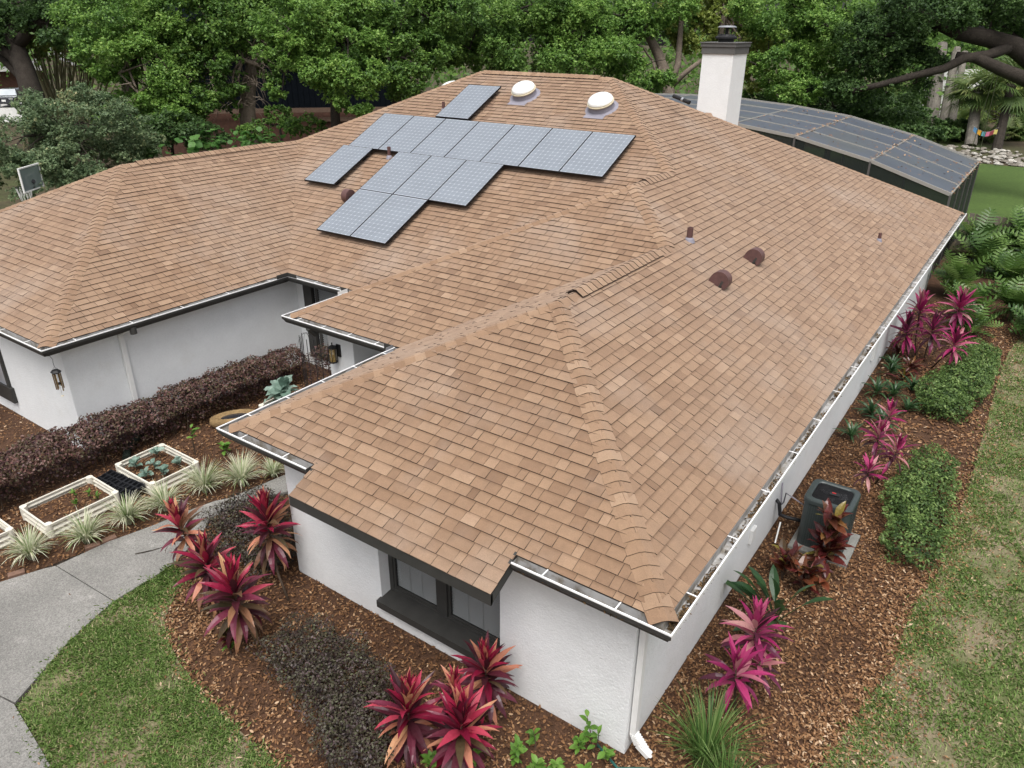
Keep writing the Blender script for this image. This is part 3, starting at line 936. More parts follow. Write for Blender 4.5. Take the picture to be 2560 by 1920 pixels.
# ------------------------------------------------------------------ things on the roof
def onmain(x, y, h=0):
    return Vector((x, y, H + S * (y - 5.1058))) + Vector((0, -S, 1)) / L * h
PW, PH = 1.046, 1.559
TILT = math.atan(S)
def panel_meshes():
    # built flat in local axes: x right, y up the slope, z out; origin at lower left corner
    b = MB()
    th = .04
    for (a, c) in (((0, 0), (PW, .012)), ((0, PH - .012), (PW, PH)), ((0, .012), (.012, PH - .012)), ((PW - .012, .012), (PW, PH - .012))):
        b.span((a[0], a[1], .001), (c[0], c[1], th), 0)
    for (a, c) in (((-.002, -.002), (PW + .002, 0)), ((-.002, PH), (PW + .002, PH + .002)), ((-.002, 0), (0, PH)), ((PW, 0), (PW + .002, PH))):
        b.span((a[0], a[1], 0), (c[0], c[1], th - .003), 1)
    fr = b
    g = MB(); g.span((.012, .012, .030), (PW - .012, PH - .012, .036))
    cells = MB()
    cw, ch = (PW - .04) / 8, (PH - .05) / 12
    for i in range(8):
        for j in range(12):
            x0, y0 = .020 + i * cw + .002, .025 + j * ch + .002
            x1, y1 = x0 + cw - .004, y0 + ch - .004
            k = .016
            cells.face([(x0 + k, y0, .0385), (x1 - k, y0, .0385), (x1, y0 + k, .0385), (x1, y1 - k, .0385), (x1 - k, y1, .0385), (x0 + k, y1, .0385), (x0, y1 - k, .0385), (x0, y0 + k, .0385)])
    ft = MB()
    for x in (.18, PW - .18):
        for y in (.25, PH - .25):
            ft.span((x - .02, y - .03, -.10), (x + .02, y + .03, 0)); ft.span((x - .07, y - .10, -.105), (x + .07, y + .08, -.098))
    return fr, g, cells, ft
def solar_panel():
    root = bpy.data.objects.new("solar_panel", None)
    COL.objects.link(root)
    fr, g, cells, ft = panel_meshes()
    fr.build("frame", [m_pframe_d, m_pframe_d], root)
    g.build("backsheet", m_back, root)
    cells.build("cells", m_cell, root, kind="stuff")
    ft.build("mount", m_black, root)
    return root
PANELS = []
xr = -5.77
for i in range(7):
    PANELS.append((xr - PW - i * 1.058, 9.085, "row2", 6 - i))
PANELS.append((-11.45, 10.545, "top", 0))
PANELS.append((-13.34, 7.695, "low_left", 0))
for i in range(3):
    PANELS.append((-11.42 + i * 1.058, 7.695, "row3", i))
for i in range(2):
    PANELS.append((-11.42 + i * 1.058, 6.285, "row4", i))
ORD = ["first", "second", "third", "fourth", "fifth", "sixth", "seventh"]
LBL = {"top": "single solar panel above the long row, highest on the roof", "low_left": "single solar panel hanging below the left end of the long row"}
p0 = None
for (x, y, rw, i) in PANELS:
    if p0 is None:
        p0 = o = solar_panel()
    else:
        o = copy_tree(p0)
    o.location = onmain(x, y, .115)
    o.rotation_euler = (TILT, 0, 0)
    lab = LBL.get(rw)
    if rw == "row2":
        lab = "solar panel %s from the left in the long row of seven" % ORD[i] if i < 6 else "solar panel at the right end of the long row, nearest the hip"
    if rw == "row3":
        lab = "solar panel at the %s of the row of three below the long row" % ("left", "middle", "right")[i]
    if rw == "row4":
        lab = "%s one of the lowest two solar panels, nearest the porch roof" % ("left", "right")[i]
    tag(o, lab, "solar panel", "solar panels on the main roof")

def dome(x, y, lab, Rr=.30, left=False):
    base = onmain(x, y) if not left else Vector((x, y, H + S * (x + 19.435)))
    o = thing("dome_skylight", base, lab, "skylight", "dome skylights")
    nrm = (Vector((0, -S, 1)) if not left else Vector((-S, 0, 1))).normalized()
    q = nrm.to_track_quat('Z', 'Y').to_matrix().to_4x4()
    M = Matrix.Translation(base) @ q
    b = MB(); b.lathe([(Rr + .10, .006), (Rr + .08, .02), (Rr + .01, .03), (Rr - .01, .14)], None, 36, 0, M=M)
    if not left:
        b.box(None, (.52, .24, .006), M=Matrix.Translation(base + nrm * .016 + Vector((0, -1, -S)) / L * .34) @ Matrix.Rotation(TILT, 4, 'X'))
    b.build("flashing", m_flash, o, smooth=False)
    b = MB(); b.lathe([(Rr - .02, .14), (Rr + .015, .15), (Rr + .02, .175), (Rr, .185), (Rr + .005, .20), (Rr - .02, .21)], None, 36, 0, M=M); b.build("rim", m_domerim, o)
    b = MB(); b.lathe([(Rr * math.cos(t * math.pi / 16), .205 + .14 * math.sin(t * math.pi / 16)) for t in range(9)], None, 36, 0, M=M); b.build("dome", m_dome, o, smooth=True)
dome(-9.62, 11.84, "round white dome skylight nearer the solar panels")
dome(-7.25, 11.55, "round white dome skylight nearer the right hip")
dome(-13.12, 13.2, "white dome skylight peeking over the left hip", left=True)

def pipe(x, y, plane, lab, r=.045, h=.3, m=None):
    base = onmain(x, y) if plane == 'm' else Vector((x, y, H - S * x))
    o = thing("vent_pipe", base, lab, "vent pipe", "vent pipes on the roof")
    b = MB()
    b.lathe([(r, -.05), (r, h), (r * .82, h), (r * .8, h - .05), (0, h - .06)], base, 16, 0)
    b.build("pipe", m or m_brownmetal, o, smooth=False)
    b = MB(); b.lathe([(r * 2.0, -.03), (r * 1.5, .035), (r * 1.08, .06)], base, 16, 0); b.build("collar", m_flash, o)
pipe(-3.10, 7.35, 'r', "tall brown vent pipe beside the near end of the porch hip", .052, .23)
pipe(-1.05, 13.52, 'r', "small brown vent pipe far down the right hand slope", .036, .18)
pipe(-11.61, 11.0, 'm', "brown vent pipe left of the highest solar panel", .04, .22)
pipe(-11.74, 9.02, 'm', "brown vent pipe under the edge of the long panel row", .045, .26)

def hood(x, y, plane, lab, ang):
    """half round hooded exhaust vent: two half discs joined by a curved cover, open below"""
    base = onmain(x, y) if plane == 'm' else Vector((x, y, H - S * x))
    o = thing("hooded_vent", base, lab, "roof vent", "hooded roof vents")
    nrm = (Vector((0, -S, 1)) if plane == 'm' else Vector((S, 0, 1))).normalized()
    down = (Vector((0, -1, -S)) if plane == 'm' else Vector((1, 0, -S))).normalized()
    side = nrm.cross(down)
    R_, w_ = .155, .085
    b = MB()
    arc = [math.radians(a) for a in range(-38, 181, 12)]
    pt = lambda a, k, s_: base + down * (R_ * k * math.cos(a) - .02) + nrm * (R_ * k * math.sin(a) + .10) + side * s_
    for i in range(len(arc) - 1):
        b.face([pt(arc[i], 1, -w_), pt(arc[i + 1], 1, -w_), pt(arc[i + 1], 1, w_), pt(arc[i], 1, w_)])
    for s_ in (-w_, w_):
        b.face([pt(a, 1, s_) for a in arc] + [base - down * .175 + side * s_, base + down * .01 + side * s_, base + down * .01 + nrm * .10 + side * s_])
    b.build("hood", m_brownmetal, o)
    b = MB()
    M = Matrix.Translation(base + nrm * .05 + down * .03) @ Matrix((tuple(down) + (0,), tuple(side) + (0,), tuple(nrm) + (0,), (0, 0, 0, 1))).transposed()
    b.box(None, (.035, 2 * w_ + .005, .17), M=M)
    b.build("throat", m_trim, o)
hood(-2.20, 6.55, 'r', "hooded brown vent on the right slope nearer the camera", 0)
hood(-2.21, 8.20, 'r', "hooded brown vent on the right slope beyond its twin", 0)
hood(-11.60, 7.45, 'm', "hooded brown vent left of the lowest solar panels", 0)
o = thing("conduit", (-5.75, 12.75, 5.45), "black pipe end poking over the rear hip beside the chimney", "pipe")
b = MB(); b.tube([(-6.2, 13.2, 5.62), (-5.72, 13.08, 5.50)], .045, 10); b.build("pipe", m_black, o)
b = MB(); b.tube([(-5.95, 13.13, 5.56), (-5.90, 13.12, 5.545)], .052, 10); b.build("band", m_steel, o)

# fallen flakes on the shingles
n = 170
fx = np.array([random.choice([random.uniform(-6, -.3)]) for _ in range(n)]); fy_ = rng.uniform(.2, 19, n)
Pz = np.where(fy_ < 0, 0, H - S * fx) + .016
ok = (fx > -3.1) | (fy_ > 9.7 - 4.6 - fx)
P = np.stack([fx, fy_, Pz], 1)[ok & (fx > -3.1)]
nr = unit(np.array([S, 0, 1.]) + rng.normal(size=P.shape) * .2)
tag(polys("leaf_litter", leafquads(P, nr, rng.uniform(.02, .05, len(P)), rng.uniform(.008, .018, len(P))), rng.random(len(P)), m_rust, None, "stuff"),
    "dry leaf flakes scattered on the right hand roof slope", "leaf litter")
fx = rng.uniform(-5.9, -.6, 60); fy_ = rng.uniform(-.3, 3, 60)
ok = (fy_ < np.minimum(-fx, fx + 6.38)) & (fy_ > .1)
P = np.stack([fx, fy_, H + S * fy_ + .016], 1)[ok]
tag(polys("leaf_litter", leafquads(P, unit(np.array([0, -S, 1.]) + rng.normal(size=P.shape) * .2), rng.uniform(.02, .05, len(P)), rng.uniform(.006, .014, len(P))), rng.random(len(P)), m_rust, None, "stuff"),
    "dry leaf flakes scattered on the front roof slope", "leaf litter")
# ------------------------------------------------------------------ loose ground cover
def nz(x, y, f, s=0.0):
    """cheap smooth noise 0..1"""
    return (np.sin(x * f * 1.7 + 1.3 + s) * np.cos(y * f * 1.3 - .7 + s * 2) + np.sin((x + y) * f * .9 + 2.1 + s) * np.cos((x - y) * f * 1.1 + s) +
            .5 * np.sin(x * f * 3.7 + y * f * 2.9 + s)) / 5 + .5

PATHP = [(-9.4, -5.6), (-5.3, -5.6), (-5.33, -3.28), (-6.75, -2.68), (-7.12, -1.88), (-7.25, -.9), (-7.29, -.59), (-7.52, 0), (-7.82, .4), (-7.70, 1.2), (-6.45, 3.0),
         (-6.0, 5.4), (-7.8, 5.4), (-7.85, 2.1), (-8.05, .92), (-8.17, .74), (-8.3, .27), (-8.37, -.21), (-8.55, -.87), (-8.7, -1.7), (-8.92, -2.3), (-9.15, -3.3)]
def chips(name, n, box, label, fn=None, size=(.026, .066), z=.0, spill=0.0):
    x0, x1, y0, y1 = box
    x = rng.uniform(x0, x1, n); y = rng.uniform(y0, y1, n)
    k = ~inside(PATHP, x, y)
    if fn is not None: k &= fn(x, y)
    x, y = x[k], y[k]
    m = len(x)
    P = np.stack([x, y, z + rng.uniform(.002, .03, m)], 1)
    nr = unit(np.array([0, 0, 1.]) + rng.normal(size=(m, 3)) * .38)
    ln = rng.uniform(*size, m); wd = ln * rng.uniform(.28, .5, m)
    r = np.clip(rng.beta(1.15, 2.3, m) * .9 + nz(x, y, 1.6) * .40 - .09, 0, 1)
    a = rng.normal(size=(m, 3)); a = unit(a - nr * (a * nr).sum(1, keepdims=True)); b = np.cross(nr, a)
    l2, w2 = ln[:, None] / 2, wd[:, None] / 2
    up = nr * (ln[:, None] * rng.uniform(-.08, .14, (m, 1)))
    V = np.stack([P - a * l2 + up, P - a * l2 * .35 + b * w2, P + a * l2 * .4 + b * w2 * .9, P + a * l2 + up, P + a * l2 * .4 - b * w2, P - a * l2 * .35 - b * w2], 1)
    return tag(polys(name, V, r, m_chip, None, "stuff"), label, "mulch")
inl = lambda x, y: ~inside(LAWN_L, x, y) & ~inside(LAWN_R, x, y)
chips("mulch", 25000, (-7.4, 1.6, -2.9, .36), "brown bark and leaf mulch of the bed under the front window", lambda x, y: inl(x, y) & (x < EDGE_R[0][0] + .3))
chips("mulch", 30000, (-.44, 2.1, .2, 9), "brown bark and leaf mulch along the right hand wall", lambda x, y: inl(x, y))
chips("mulch", 5500, (-.44, 2.1, 9, 19), "brown mulch around the far hedges of the right hand wall", lambda x, y: inl(x, y), size=(.05, .10))
chips("mulch", 24000, (-11.4, -5.72, -3.4, 5.2), "reddish brown mulch around the raised garden beds", lambda x, y: inl(x, y))
chips("mulch", 2600, (-16.8, -11.2, -1.5, .33), "brown mulch before the garage wing front wall", None)
# thin spill of leaves over the lawn edges and path
def spill(name, pts, n, wd, label, z=.012):
    pts = np.array(pts); k = rng.integers(0, len(pts) - 1, n); t = rng.random(n)[:, None]
    Pp = pts[k] * (1 - t) + pts[k + 1] * t
    Pp = Pp + rng.normal(size=(n, 2)) * wd
    P = np.c_[Pp, np.full(n, z) + rng.uniform(0, .02, n)]
    nr = unit(np.array([0, 0, 1.]) + rng.normal(size=(n, 3)) * .35)
    V = leafquads(P, nr, rng.uniform(.03, .075, n), rng.uniform(.012, .03, n))
    return tag(polys(name, V, np.clip(rng.normal(.55, .25, n), 0, 1), m_chip, None, "stuff"), label, "leaf litter")
spill("leaf_litter", EDGE_R, 6500, .27, "stray mulch and oak leaves on the edge of the right hand lawn")
spill("leaf_litter", LAWN_L[:14], 800, .11, "stray mulch along the curved edge of the small front lawn")
spill("leaf_litter", [(2.2, 2), (2.6, 8), (2.8, 14)], 1500, .55, "brown oak leaves lying in the thin grass of the right hand lawn")
spill("leaf_litter", [(-6, -2), (-4.6, -2.8), (-4, -3.4)], 260, .7, "brown oak leaves lying in the small front lawn")

# grass blades
def grass(name, n, box, poly, label, hgt=(.035, .085), w=.0085, bare=.42, fade=None):
    x0, x1, y0, y1 = box
    x = rng.uniform(x0, x1, n); y = rng.uniform(y0, y1, n)
    k = inside(poly, x, y)
    d = nz(x, y, 2.3) * .6 + nz(x, y, 6.1, 1.7) * .4
    k &= rng.random(n) < np.clip((d - bare) * 4.5 + .30, .16, 1)
    if fade is not None: k &= rng.random(n) < fade(x, y)
    x, y, d = x[k], y[k], d[k]
    m = len(x)
    out = rng.random(m) < .35                      # ragged edge: some runners creep out
    x = x + np.where(out, rng.normal(size=m) * .09, 0); y = y + np.where(out, rng.normal(size=m) * .09, 0)
    P = np.stack([x, y, np.full(m, .004)], 1)
    an = rng.uniform(0, 2 * math.pi, m)
    h = rng.uniform(*hgt, m) * (.7 + .6 * np.clip(d, 0, 1)); lean = rng.uniform(.35, 1.3, m)
    dr = np.stack([np.cos(an), np.sin(an), np.zeros(m)], 1); sd = np.stack([-np.sin(an), np.cos(an), np.zeros(m)], 1)
    mid = P + dr * (h * np.sin(lean) * .5)[:, None] + np.array([0, 0, 1.]) * (h * np.cos(lean * .55) * .62)[:, None]
    tip = P + dr * (h * np.sin(lean) * 1.25)[:, None] + np.array([0, 0, 1.]) * (h * np.cos(lean) * .85 + .006)[:, None]
    W = sd * (w * rng.uniform(.7, 1.3, m))[:, None] / 2
    V = np.stack([P - W, P + W, mid + W, tip, mid - W], 1)
    r = np.clip(rng.beta(2, 2.6, m) * .62 + (rng.random(m) < .16) * .45 + (.5 - d) * .35, 0, 1)
    return tag(polys(name, V, r, m_grass, None, "stuff"), label, "grass")
grass("grass", 105000, (-7.4, -2, -4.6, -.4), LAWN_L, "patchy green grass of the small front lawn between path and bed", bare=.33, hgt=(.03, .07))
grass("grass", 270000, (1.0, 6.2, -1.2, 18.8), LAWN_R, "thin patchy grass with bare leafy spots on the right hand lawn", hgt=(.028, .065), bare=.38,
      fade=lambda x, y: np.clip(1.15 - y / 20, .3, 1) * (x < 2.6 + y * .30))

# ------------------------------------------------------------------ leaf blades used as parts
def blade_mesh(name, ln, wd, m, droop=.5, fold=.25, seg=6, tip=1.0, wave=0, base=.25):
    """lance shaped leaf growing along +X, arching down, folded along the midrib"""
    b = MB()
    rows = []
    x = z = 0.0
    ang = .25
    for i in range(seg + 1):
        t = i / seg
        w_ = wd / 2 * (base + (1 - base) * math.sin(min(1, t * 1.9) * math.pi / 2)) * (1 - max(0, (t - .42) / .58) ** (1.6 * tip))
        w_ = max(w_, .0015)
        up = fold * w_ + wave * math.sin(t * 17) * w_
        rows.append(((x, w_, z + up), (x, 0, z), (x, -w_, z + up - wave * math.sin(t * 13) * w_ * .6), t))
        ang -= droop * 1.5 / seg * (.4 + t)
        x += ln / seg * math.cos(ang); z += ln / seg * math.sin(ang)
    for i in range(seg):
        a, c = rows[i], rows[i + 1]
        for k in (0, 1):
            b.face([a[k], a[k + 1], c[k + 1], c[k]], 0, .5, [a[3], a[3], c[3], c[3]])
    me = bpy.data.meshes.new(name)
    me.from_pydata(b.v, [], b.f)
    at = me.attributes.new("tv", 'FLOAT', 'POINT'); at.data.foreach_set("value", b.t)
    me.polygons.foreach_set("use_smooth", np.ones(len(me.polygons), bool))
    me.materials.append(m)
    return me

def addleaf(me, parent, base, az, el, roll=0, sc=1.0, name="leaf"):
    o = bpy.data.objects.new(name, me)
    COL.objects.link(o)
    o.parent = parent
    R_ = Matrix.Rotation(az, 4, 'Z') @ Matrix.Rotation(-el, 4, 'Y') @ Matrix.Rotation(roll, 4, 'X')
    o.matrix_local = Matrix.Translation(Vector(base) - org(parent)) @ R_ @ Matrix.Scale(sc, 4)
    return o

TI = {k: [blade_mesh("ti_leaf", .46, .088, m, d, f, 6, 1.0, .06) for d, f in ((.25, .3), (.6, .25), (1.0, .2))]
      for k, m in dict(hot=m_ti_hot, dark=m_ti_dark, bronze=m_ti_bronze, peach=m_ti_peach, pink=m_pink, cream=m_pinkcream, plum=m_pinkdark).items()}

def ti_head(root, base, top, n, spread, sc, scheme, top_el=78, low_el=-35):
    top_el = min(86, top_el + 8)
    """leaves spiralling round a stem between base and top"""
    base, top = Vector(base), Vector(top)
    az = random.random() * 6
    n = int(n * 1.75)
    for i in range(n):
        t = i / (n - 1)                       # 0 at the tip of the stem
        az += 2.4 + random.uniform(-.25, .25)
        p = top.lerp(base, t * spread)
        el = math.radians(top_el + (low_el - top_el) * (t ** 1.15) + random.uniform(-9, 9))
        k = scheme(t)
        me = TI[k][0 if t < .35 else (1 if t < .7 else 2)]
        addleaf(me, root, p, az, el, random.uniform(-.35, .35), sc * (.62 + .5 * math.sin(min(1, t * 1.5 + .12) * math.pi * .62)) * random.uniform(.88, 1.12))

def sch_red(t):
    r = random.random()
    if t < .38: return 'hot' if r < .62 else ('peach' if r < .78 else 'dark')
    if t < .62: return 'dark' if r < .42 else ('bronze' if r < .66 else ('hot' if r < .92 else 'peach'))
    return 'bronze' if r < .55 else ('dark' if r < .88 else 'peach')
def sch_front(t):
    r = random.random()
    if t < .42: return 'hot' if r < .60 else ('peach' if r < .82 else 'dark')
    return 'dark' if r < .58 else ('hot' if r < .74 else ('bronze' if r < .88 else 'peach'))
def sch_pink(t):
    r = random.random()
    if t < .6: return 'pink' if r < .66 else ('cream' if r < .9 else 'plum')
    return 'plum' if r < .55 else ('cream' if r < .8 else 'pink')

def ti_plant(name, foot, heads, label, cat="plant", group="red cordyline plants in the front bed"):
    root = thing(name, foot, label, cat, group)
    for (stem0, hb, ht, n, sc, sch, te, le) in heads:
        b = MB()
        s0, s1, s2 = Vector(stem0), Vector(hb), Vector(ht)
        md = s0.lerp(s1, .5) + Vector((random.uniform(-.03, .03), random.uniform(-.03, .03), 0))
        b.tube([s0 - Vector((0, 0, .03)), md, s1, s2], [.018, .016, .014, .009], 7)
        b.build("stem", m_stem, root, smooth=True)
        ti_head(root, hb, ht, n, 1.0, sc, sch, te, le)
    return root
ti_plant("cordyline_plant", (-6.35, -.45, 0), [((-6.35, -.45, 0), (-6.75, -.58, .62), (-6.90, -.62, 1.02), 34, .82, sch_red, 80, -30)],
         "crimson cordyline nearest the path, leaning over the concrete")
ti_plant("cordyline_plant", (-5.85, -.78, 0), [((-5.85, -.78, 0), (-6.02, -.80, .42), (-5.99, -.80, .92), 42, .92, sch_red, 80, -38)],
         "crimson and bronze cordyline second from the path")
ti_plant("cordyline_plant", (-4.62, -.88, 0), [((-4.62, -.88, 0), (-5.08, -1.00, .50), (-5.10, -1.02, 1.05), 46, .98, sch_red, 80, -42)],
         "crimson and bronze cordyline standing beside the front lawn edge on a leaning stem")
ti_plant("cordyline_plant", (-5.33, -.12, 0), [((-5.33, -.12, 0), (-5.72, .02, .62), (-5.80, .05, 1.22), 48, .92, sch_red, 80, -42)],
         "tall crimson cordyline by the left end of the front wall on a thin straight stem")
ti_plant("cordyline_plant", (-2.35, -.95, 0), [((-2.35, -.95, 0), (-2.36, -.92, .22), (-2.40, -.90, .74), 50, .95, sch_front, 78, -45)],
         "bushy crimson cordyline at the left of the front window clump")
ti_plant("cordyline_plant", (-1.80, -.78, 0), [((-1.80, -.78, 0), (-1.80, -.76, .22), (-1.79, -.74, .76), 50, .95, sch_front, 78, -45), ((-1.88, -.62, 0), (-2.05, -.52, .45), (-2.09, -.50, .82), 22, .62, sch_front, 80, -10)],
         "bushy crimson cordyline in the middle of the front window clump")
ti_plant("cordyline_plant", (-1.98, -.02, 0), [((-1.98, -.02, 0), (-2.0, -.03, .28), (-2.03, -.03, .78), 46, .85, sch_front, 78, -40)],
         "crimson cordyline against the wall right of the front window")
GP = "pink cordyline plants along the right hand wall"
ti_plant("cordyline_plant", (.30, 2.10, 0), [((.30, 2.10, 0), (.28, 2.16, .55), (.26, 2.20, .88), 26, .85, sch_pink, 70, -30), ((.36, 2.0, 0), (.42, 1.95, .40), (.43, 1.93, .58), 10, .72, sch_pink, 40, -25)],
         "magenta cordyline rosette nearer the bird of paradise leaves", group=GP)
ti_plant("cordyline_plant", (.34, 1.62, 0), [((.34, 1.62, 0), (.31, 1.46, .55), (.30, 1.41, .86), 18, .80, sch_pink, 72, -45)],
         "magenta cordyline rosette nearest the house corner downspout", group=GP)
ti_plant("cordyline_plant", (.52, 7.75, 0), [((.5, 7.75, 0), (.46, 7.98, .6), (.45, 8.0, .85), 18, .72, sch_pink, 70, -30), ((.6, 7.7, 0), (.80, 7.62, .6), (.82, 7.60, .86), 18, .70, sch_pink, 70, -30),
                                          ((.5, 7.9, 0), (.48, 8.7, .7), (.48, 8.75, .95), 15, .6, sch_pink, 70, -20), ((.55, 7.5, 0), (.56, 6.75, .6), (.57, 6.70, .80), 14, .62, sch_pink, 55, -20)],
         "magenta cordyline with four heads behind the air conditioner", group=GP)
ti_plant("cordyline_plant", (.4, 13.9, 0), [((.2, 14.2, 0), (.04, 14.4, .85), (.02, 14.45, 1.25), 26, 1.0, sch_pink, 78, -30), ((.5, 14.6, 0), (.75, 15.3, .85), (.78, 15.3, 1.2), 30, 1.05, sch_pink, 70, -30),
                                        ((.6, 13.7, 0), (.95, 13.15, .7), (.97, 13.1, 1.0), 20, .9, sch_pink, 70, -40), ((.1, 14.0, 0), (-.05, 13.6, .6), (-.08, 13.6, .95), 24, .95, lambda t: 'plum' if random.random() < .7 else 'pink', 75, -35),
                                        ((.4, 14.0, 0), (.42, 14.0, .6), (.42, 14.0, .95), 22, .9, lambda t: 'plum' if random.random() < .8 else 'pink', 70, -35)],
         "large magenta and plum cordyline behind the rounded green hedge", group=GP)

# cordyline half out of frame by the garage wing
ti_plant("cordyline_plant", (-13.6, -.35, 0), [((-13.6, -.35, 0), (-14.25, .02, .95), (-14.35, .05, 1.25), 14, .62, sch_red, 75, 0)],
         "thin stemmed cordyline in front of the garage wing window", group="red cordyline plants in the front bed")

# ------------------------------------------------------------------ hedges and shrubs
def leafy(name, boxes, n, m, label, cat, size=(.02, .035), group=None, stems=14, top=.65, parts=True, rough=.05, lift=.04):
    """clipped shrub: boxes = rounded blocks (cx,cy,cz,rx,ry,rz); leaves fill the skin of each block"""
    c0 = boxes[0]
    root = thing(name, (c0[0], c0[1], 0), label, cat, group)
    Vs, rs = [], []
    vol = np.array([b[3] * b[4] + b[4] * b[5] + b[3] * b[5] for b in boxes])
    for bx, k in zip(boxes, (n * vol / vol.sum()).astype(int)):
        c, R_ = np.array(bx[:3]), np.array(bx[3:6])
        d = unit(rng.normal(size=(k, 3)))
        d[:, 2] = np.where((d[:, 2] < -.2) & (rng.random(k) < .6), -d[:, 2], d[:, 2])
        p = 4.0                                                     # superellipsoid
        q = (np.abs(d) ** p).sum(1) ** (-1 / p)
        bump = 1 + rough * (np.sin(d[:, 0] * R_[0] * 9 + d[:, 1] * R_[1] * 7) * np.cos(d[:, 1] * R_[1] * 8 + d[:, 2] * 6) + np.sin(d[:, 0] * R_[0] * 17 + d[:, 2] * R_[2] * 15) * .5)
        rad = q * bump * (1 - np.abs(rng.normal(size=k)) * .13)
        P = c + d * rad[:, None] * R_
        P += rng.normal(size=(k, 3)) * .012
        P[:, 2] = np.maximum(P[:, 2], lift + rng.random(k) * .05)
        nr = unit(d * .7 + np.array([0, 0, .6]) + rng.normal(size=(k, 3)) * .65)
        ln = rng.uniform(*size, k)
        Vs.append(leafquads(P, nr, ln * 1.25, ln * .72))
        rs.append(np.clip(rng.beta(2, 2.2, k) * .85 + (bump - 1) * 1.5 + .02 + (P[:, 2] - c[2]) / R_[2] * .08, 0, 1))
    polys("foliage", np.concatenate(Vs), np.concatenate(rs), m, root, "stuff")
    b = MB()
    for bx in boxes:
        for i in range(max(2, stems // len(boxes))):
            x = bx[0] + random.uniform(-.7, .7) * bx[3]; y = bx[1] + random.uniform(-.7, .7) * bx[4]
            b.tube([(x, y, -.02), (x + random.uniform(-.06, .06), y + random.uniform(-.06, .06), bx[2] * .7), (x + random.uniform(-.15, .15), y + random.uniform(-.15, .15), bx[2] + bx[5] * .7)], [.012, .009, .005], 5)
    b.build("stems", m_stem, root, kind="stuff")
    # dark twiggy core keeps the inside shaded
    return root
# long purple hedge along the garage wing: one clipped plant row
HB = []
for i, y in enumerate(np.arange(-3.0, 5.0, .50)):
    HB.append((-11.06 + .012 * i + random.uniform(-.05, .05), y, .47 + random.uniform(-.05, .05), .37 + (.06 if y < .2 else 0), .40, .33 + random.uniform(-.03, .03)))
leafy("hedge", HB, 40000, m_lorop, "long clipped purple hedge along the garage wing wall", "hedge", (.032, .054), stems=70, rough=.14)
leafy("hedge", [(-9.6, 4.75, .60, .5, .5, .48), (-8.95, 4.7, .55, .4, .45, .42)], 5000, m_lorop, "purple hedge corner behind the black trellis", "hedge", (.026, .044), stems=10)
leafy("shrub", [(-7.35, .75, .12, .50, .55, .14), (-6.8, .45, .14, .55, .60, .17), (-6.2, .35, .15, .38, .45, .17)], 9000, m_loropd, "low dark purple shrub between the path and the house corner", "shrub", (.024, .042), stems=24, rough=.22)
leafy("shrub", [(-4.15, -.80, .26, .48, .40, .26), (-3.55, -.85, .27, .5, .45, .28), (-3.0, -1.05, .25, .46, .45, .26), (-2.75, -1.35, .22, .38, .32, .22)], 17000, m_loropd,
      "low dark purple shrub under the front window", "shrub", (.020, .036), stems=60, rough=.22)
leafy("shrub", [(1.02, 11.7, .27, .42, .75, .28), (1.35, 12.5, .29, .48, .8, .30), (1.42, 13.5, .28, .44, .8, .29), (1.45, 14.4, .27, .38, .55, .27), (1.22, 11.3, .22, .40, .5, .24)], 13000, m_hedgeg,
      "rounded bright green clipped hedge by the lawn, the far one", "shrub", (.035, .06), group="green clipped hedges on the right", stems=16, rough=.11)
leafy("shrub", [(1.36, 8.5, .20, .34, .55, .22), (1.33, 7.65, .23, .43, .62, .24), (1.42, 6.75, .20, .44, .55, .23), (1.46, 5.95, .22, .38, .50, .24), (1.2, 7.1, .22, .36, .45, .22)], 11000, m_hedgeg,
      "looser green clipped hedge beside the air conditioner", "shrub", (.03, .05), group="green clipped hedges on the right", stems=20, rough=.16)

# variegated clumps along the path
def clump(name, x, y, n, ln, m, label, cat, group, lean=(.25, 1.25), w=.011, r0=.05):
    root = thing(name, (x, y, 0), label, cat, group)
    an = rng.uniform(0, 2 * math.pi, n); le = rng.uniform(*lean, n); l_ = ln * rng.uniform(.6, 1.15, n)
    P0 = np.stack([x + np.cos(an) * rng.uniform(0, r0, n), y + np.sin(an) * rng.uniform(0, r0, n), np.full(n, .01)], 1)
    dr = np.stack([np.cos(an), np.sin(an), np.zeros(n)], 1); sd = np.stack([-np.sin(an), np.cos(an), np.zeros(n)], 1)
    pts = [P0]
    a = le * .35
    for s_ in range(4):
        pts.append(pts[-1] + (dr * np.sin(a)[:, None] + np.array([0, 0, 1.]) * np.cos(a)[:, None]) * (l_ / 4)[:, None])
        a = a + le * .42
    Vs, rs = [], []
    rb = rng.beta(1.3, 1, n)
    for s_ in range(4):
        w0 = w * (1, 1.1, 1, .75)[s_] / 2; w1 = w * (1.1, 1, .75, .12)[s_] / 2
        A, B_ = pts[s_], pts[s_ + 1]
        A = A.copy(); B_ = B_.copy(); A[:, 2] = np.maximum(A[:, 2], .012); B_[:, 2] = np.maximum(B_[:, 2], .012)
        Vs.append(np.stack([A - sd * w0, A + sd * w0, B_ + sd * w1, B_ - sd * w1], 1)); rs.append(np.clip(rb + rng.normal(size=n) * .06, 0, 1))
    polys("blades", np.concatenate(Vs), np.concatenate(rs), m, root, "stuff")
    b = MB(); b.lathe([(.0, -.02), (r0 * .9, -.02), (r0 * .7, .05), (0, .07)], (x, y, 0), 8); b.build("crown", m_stem, root)
    return root
LG = "variegated grassy clumps along the path"
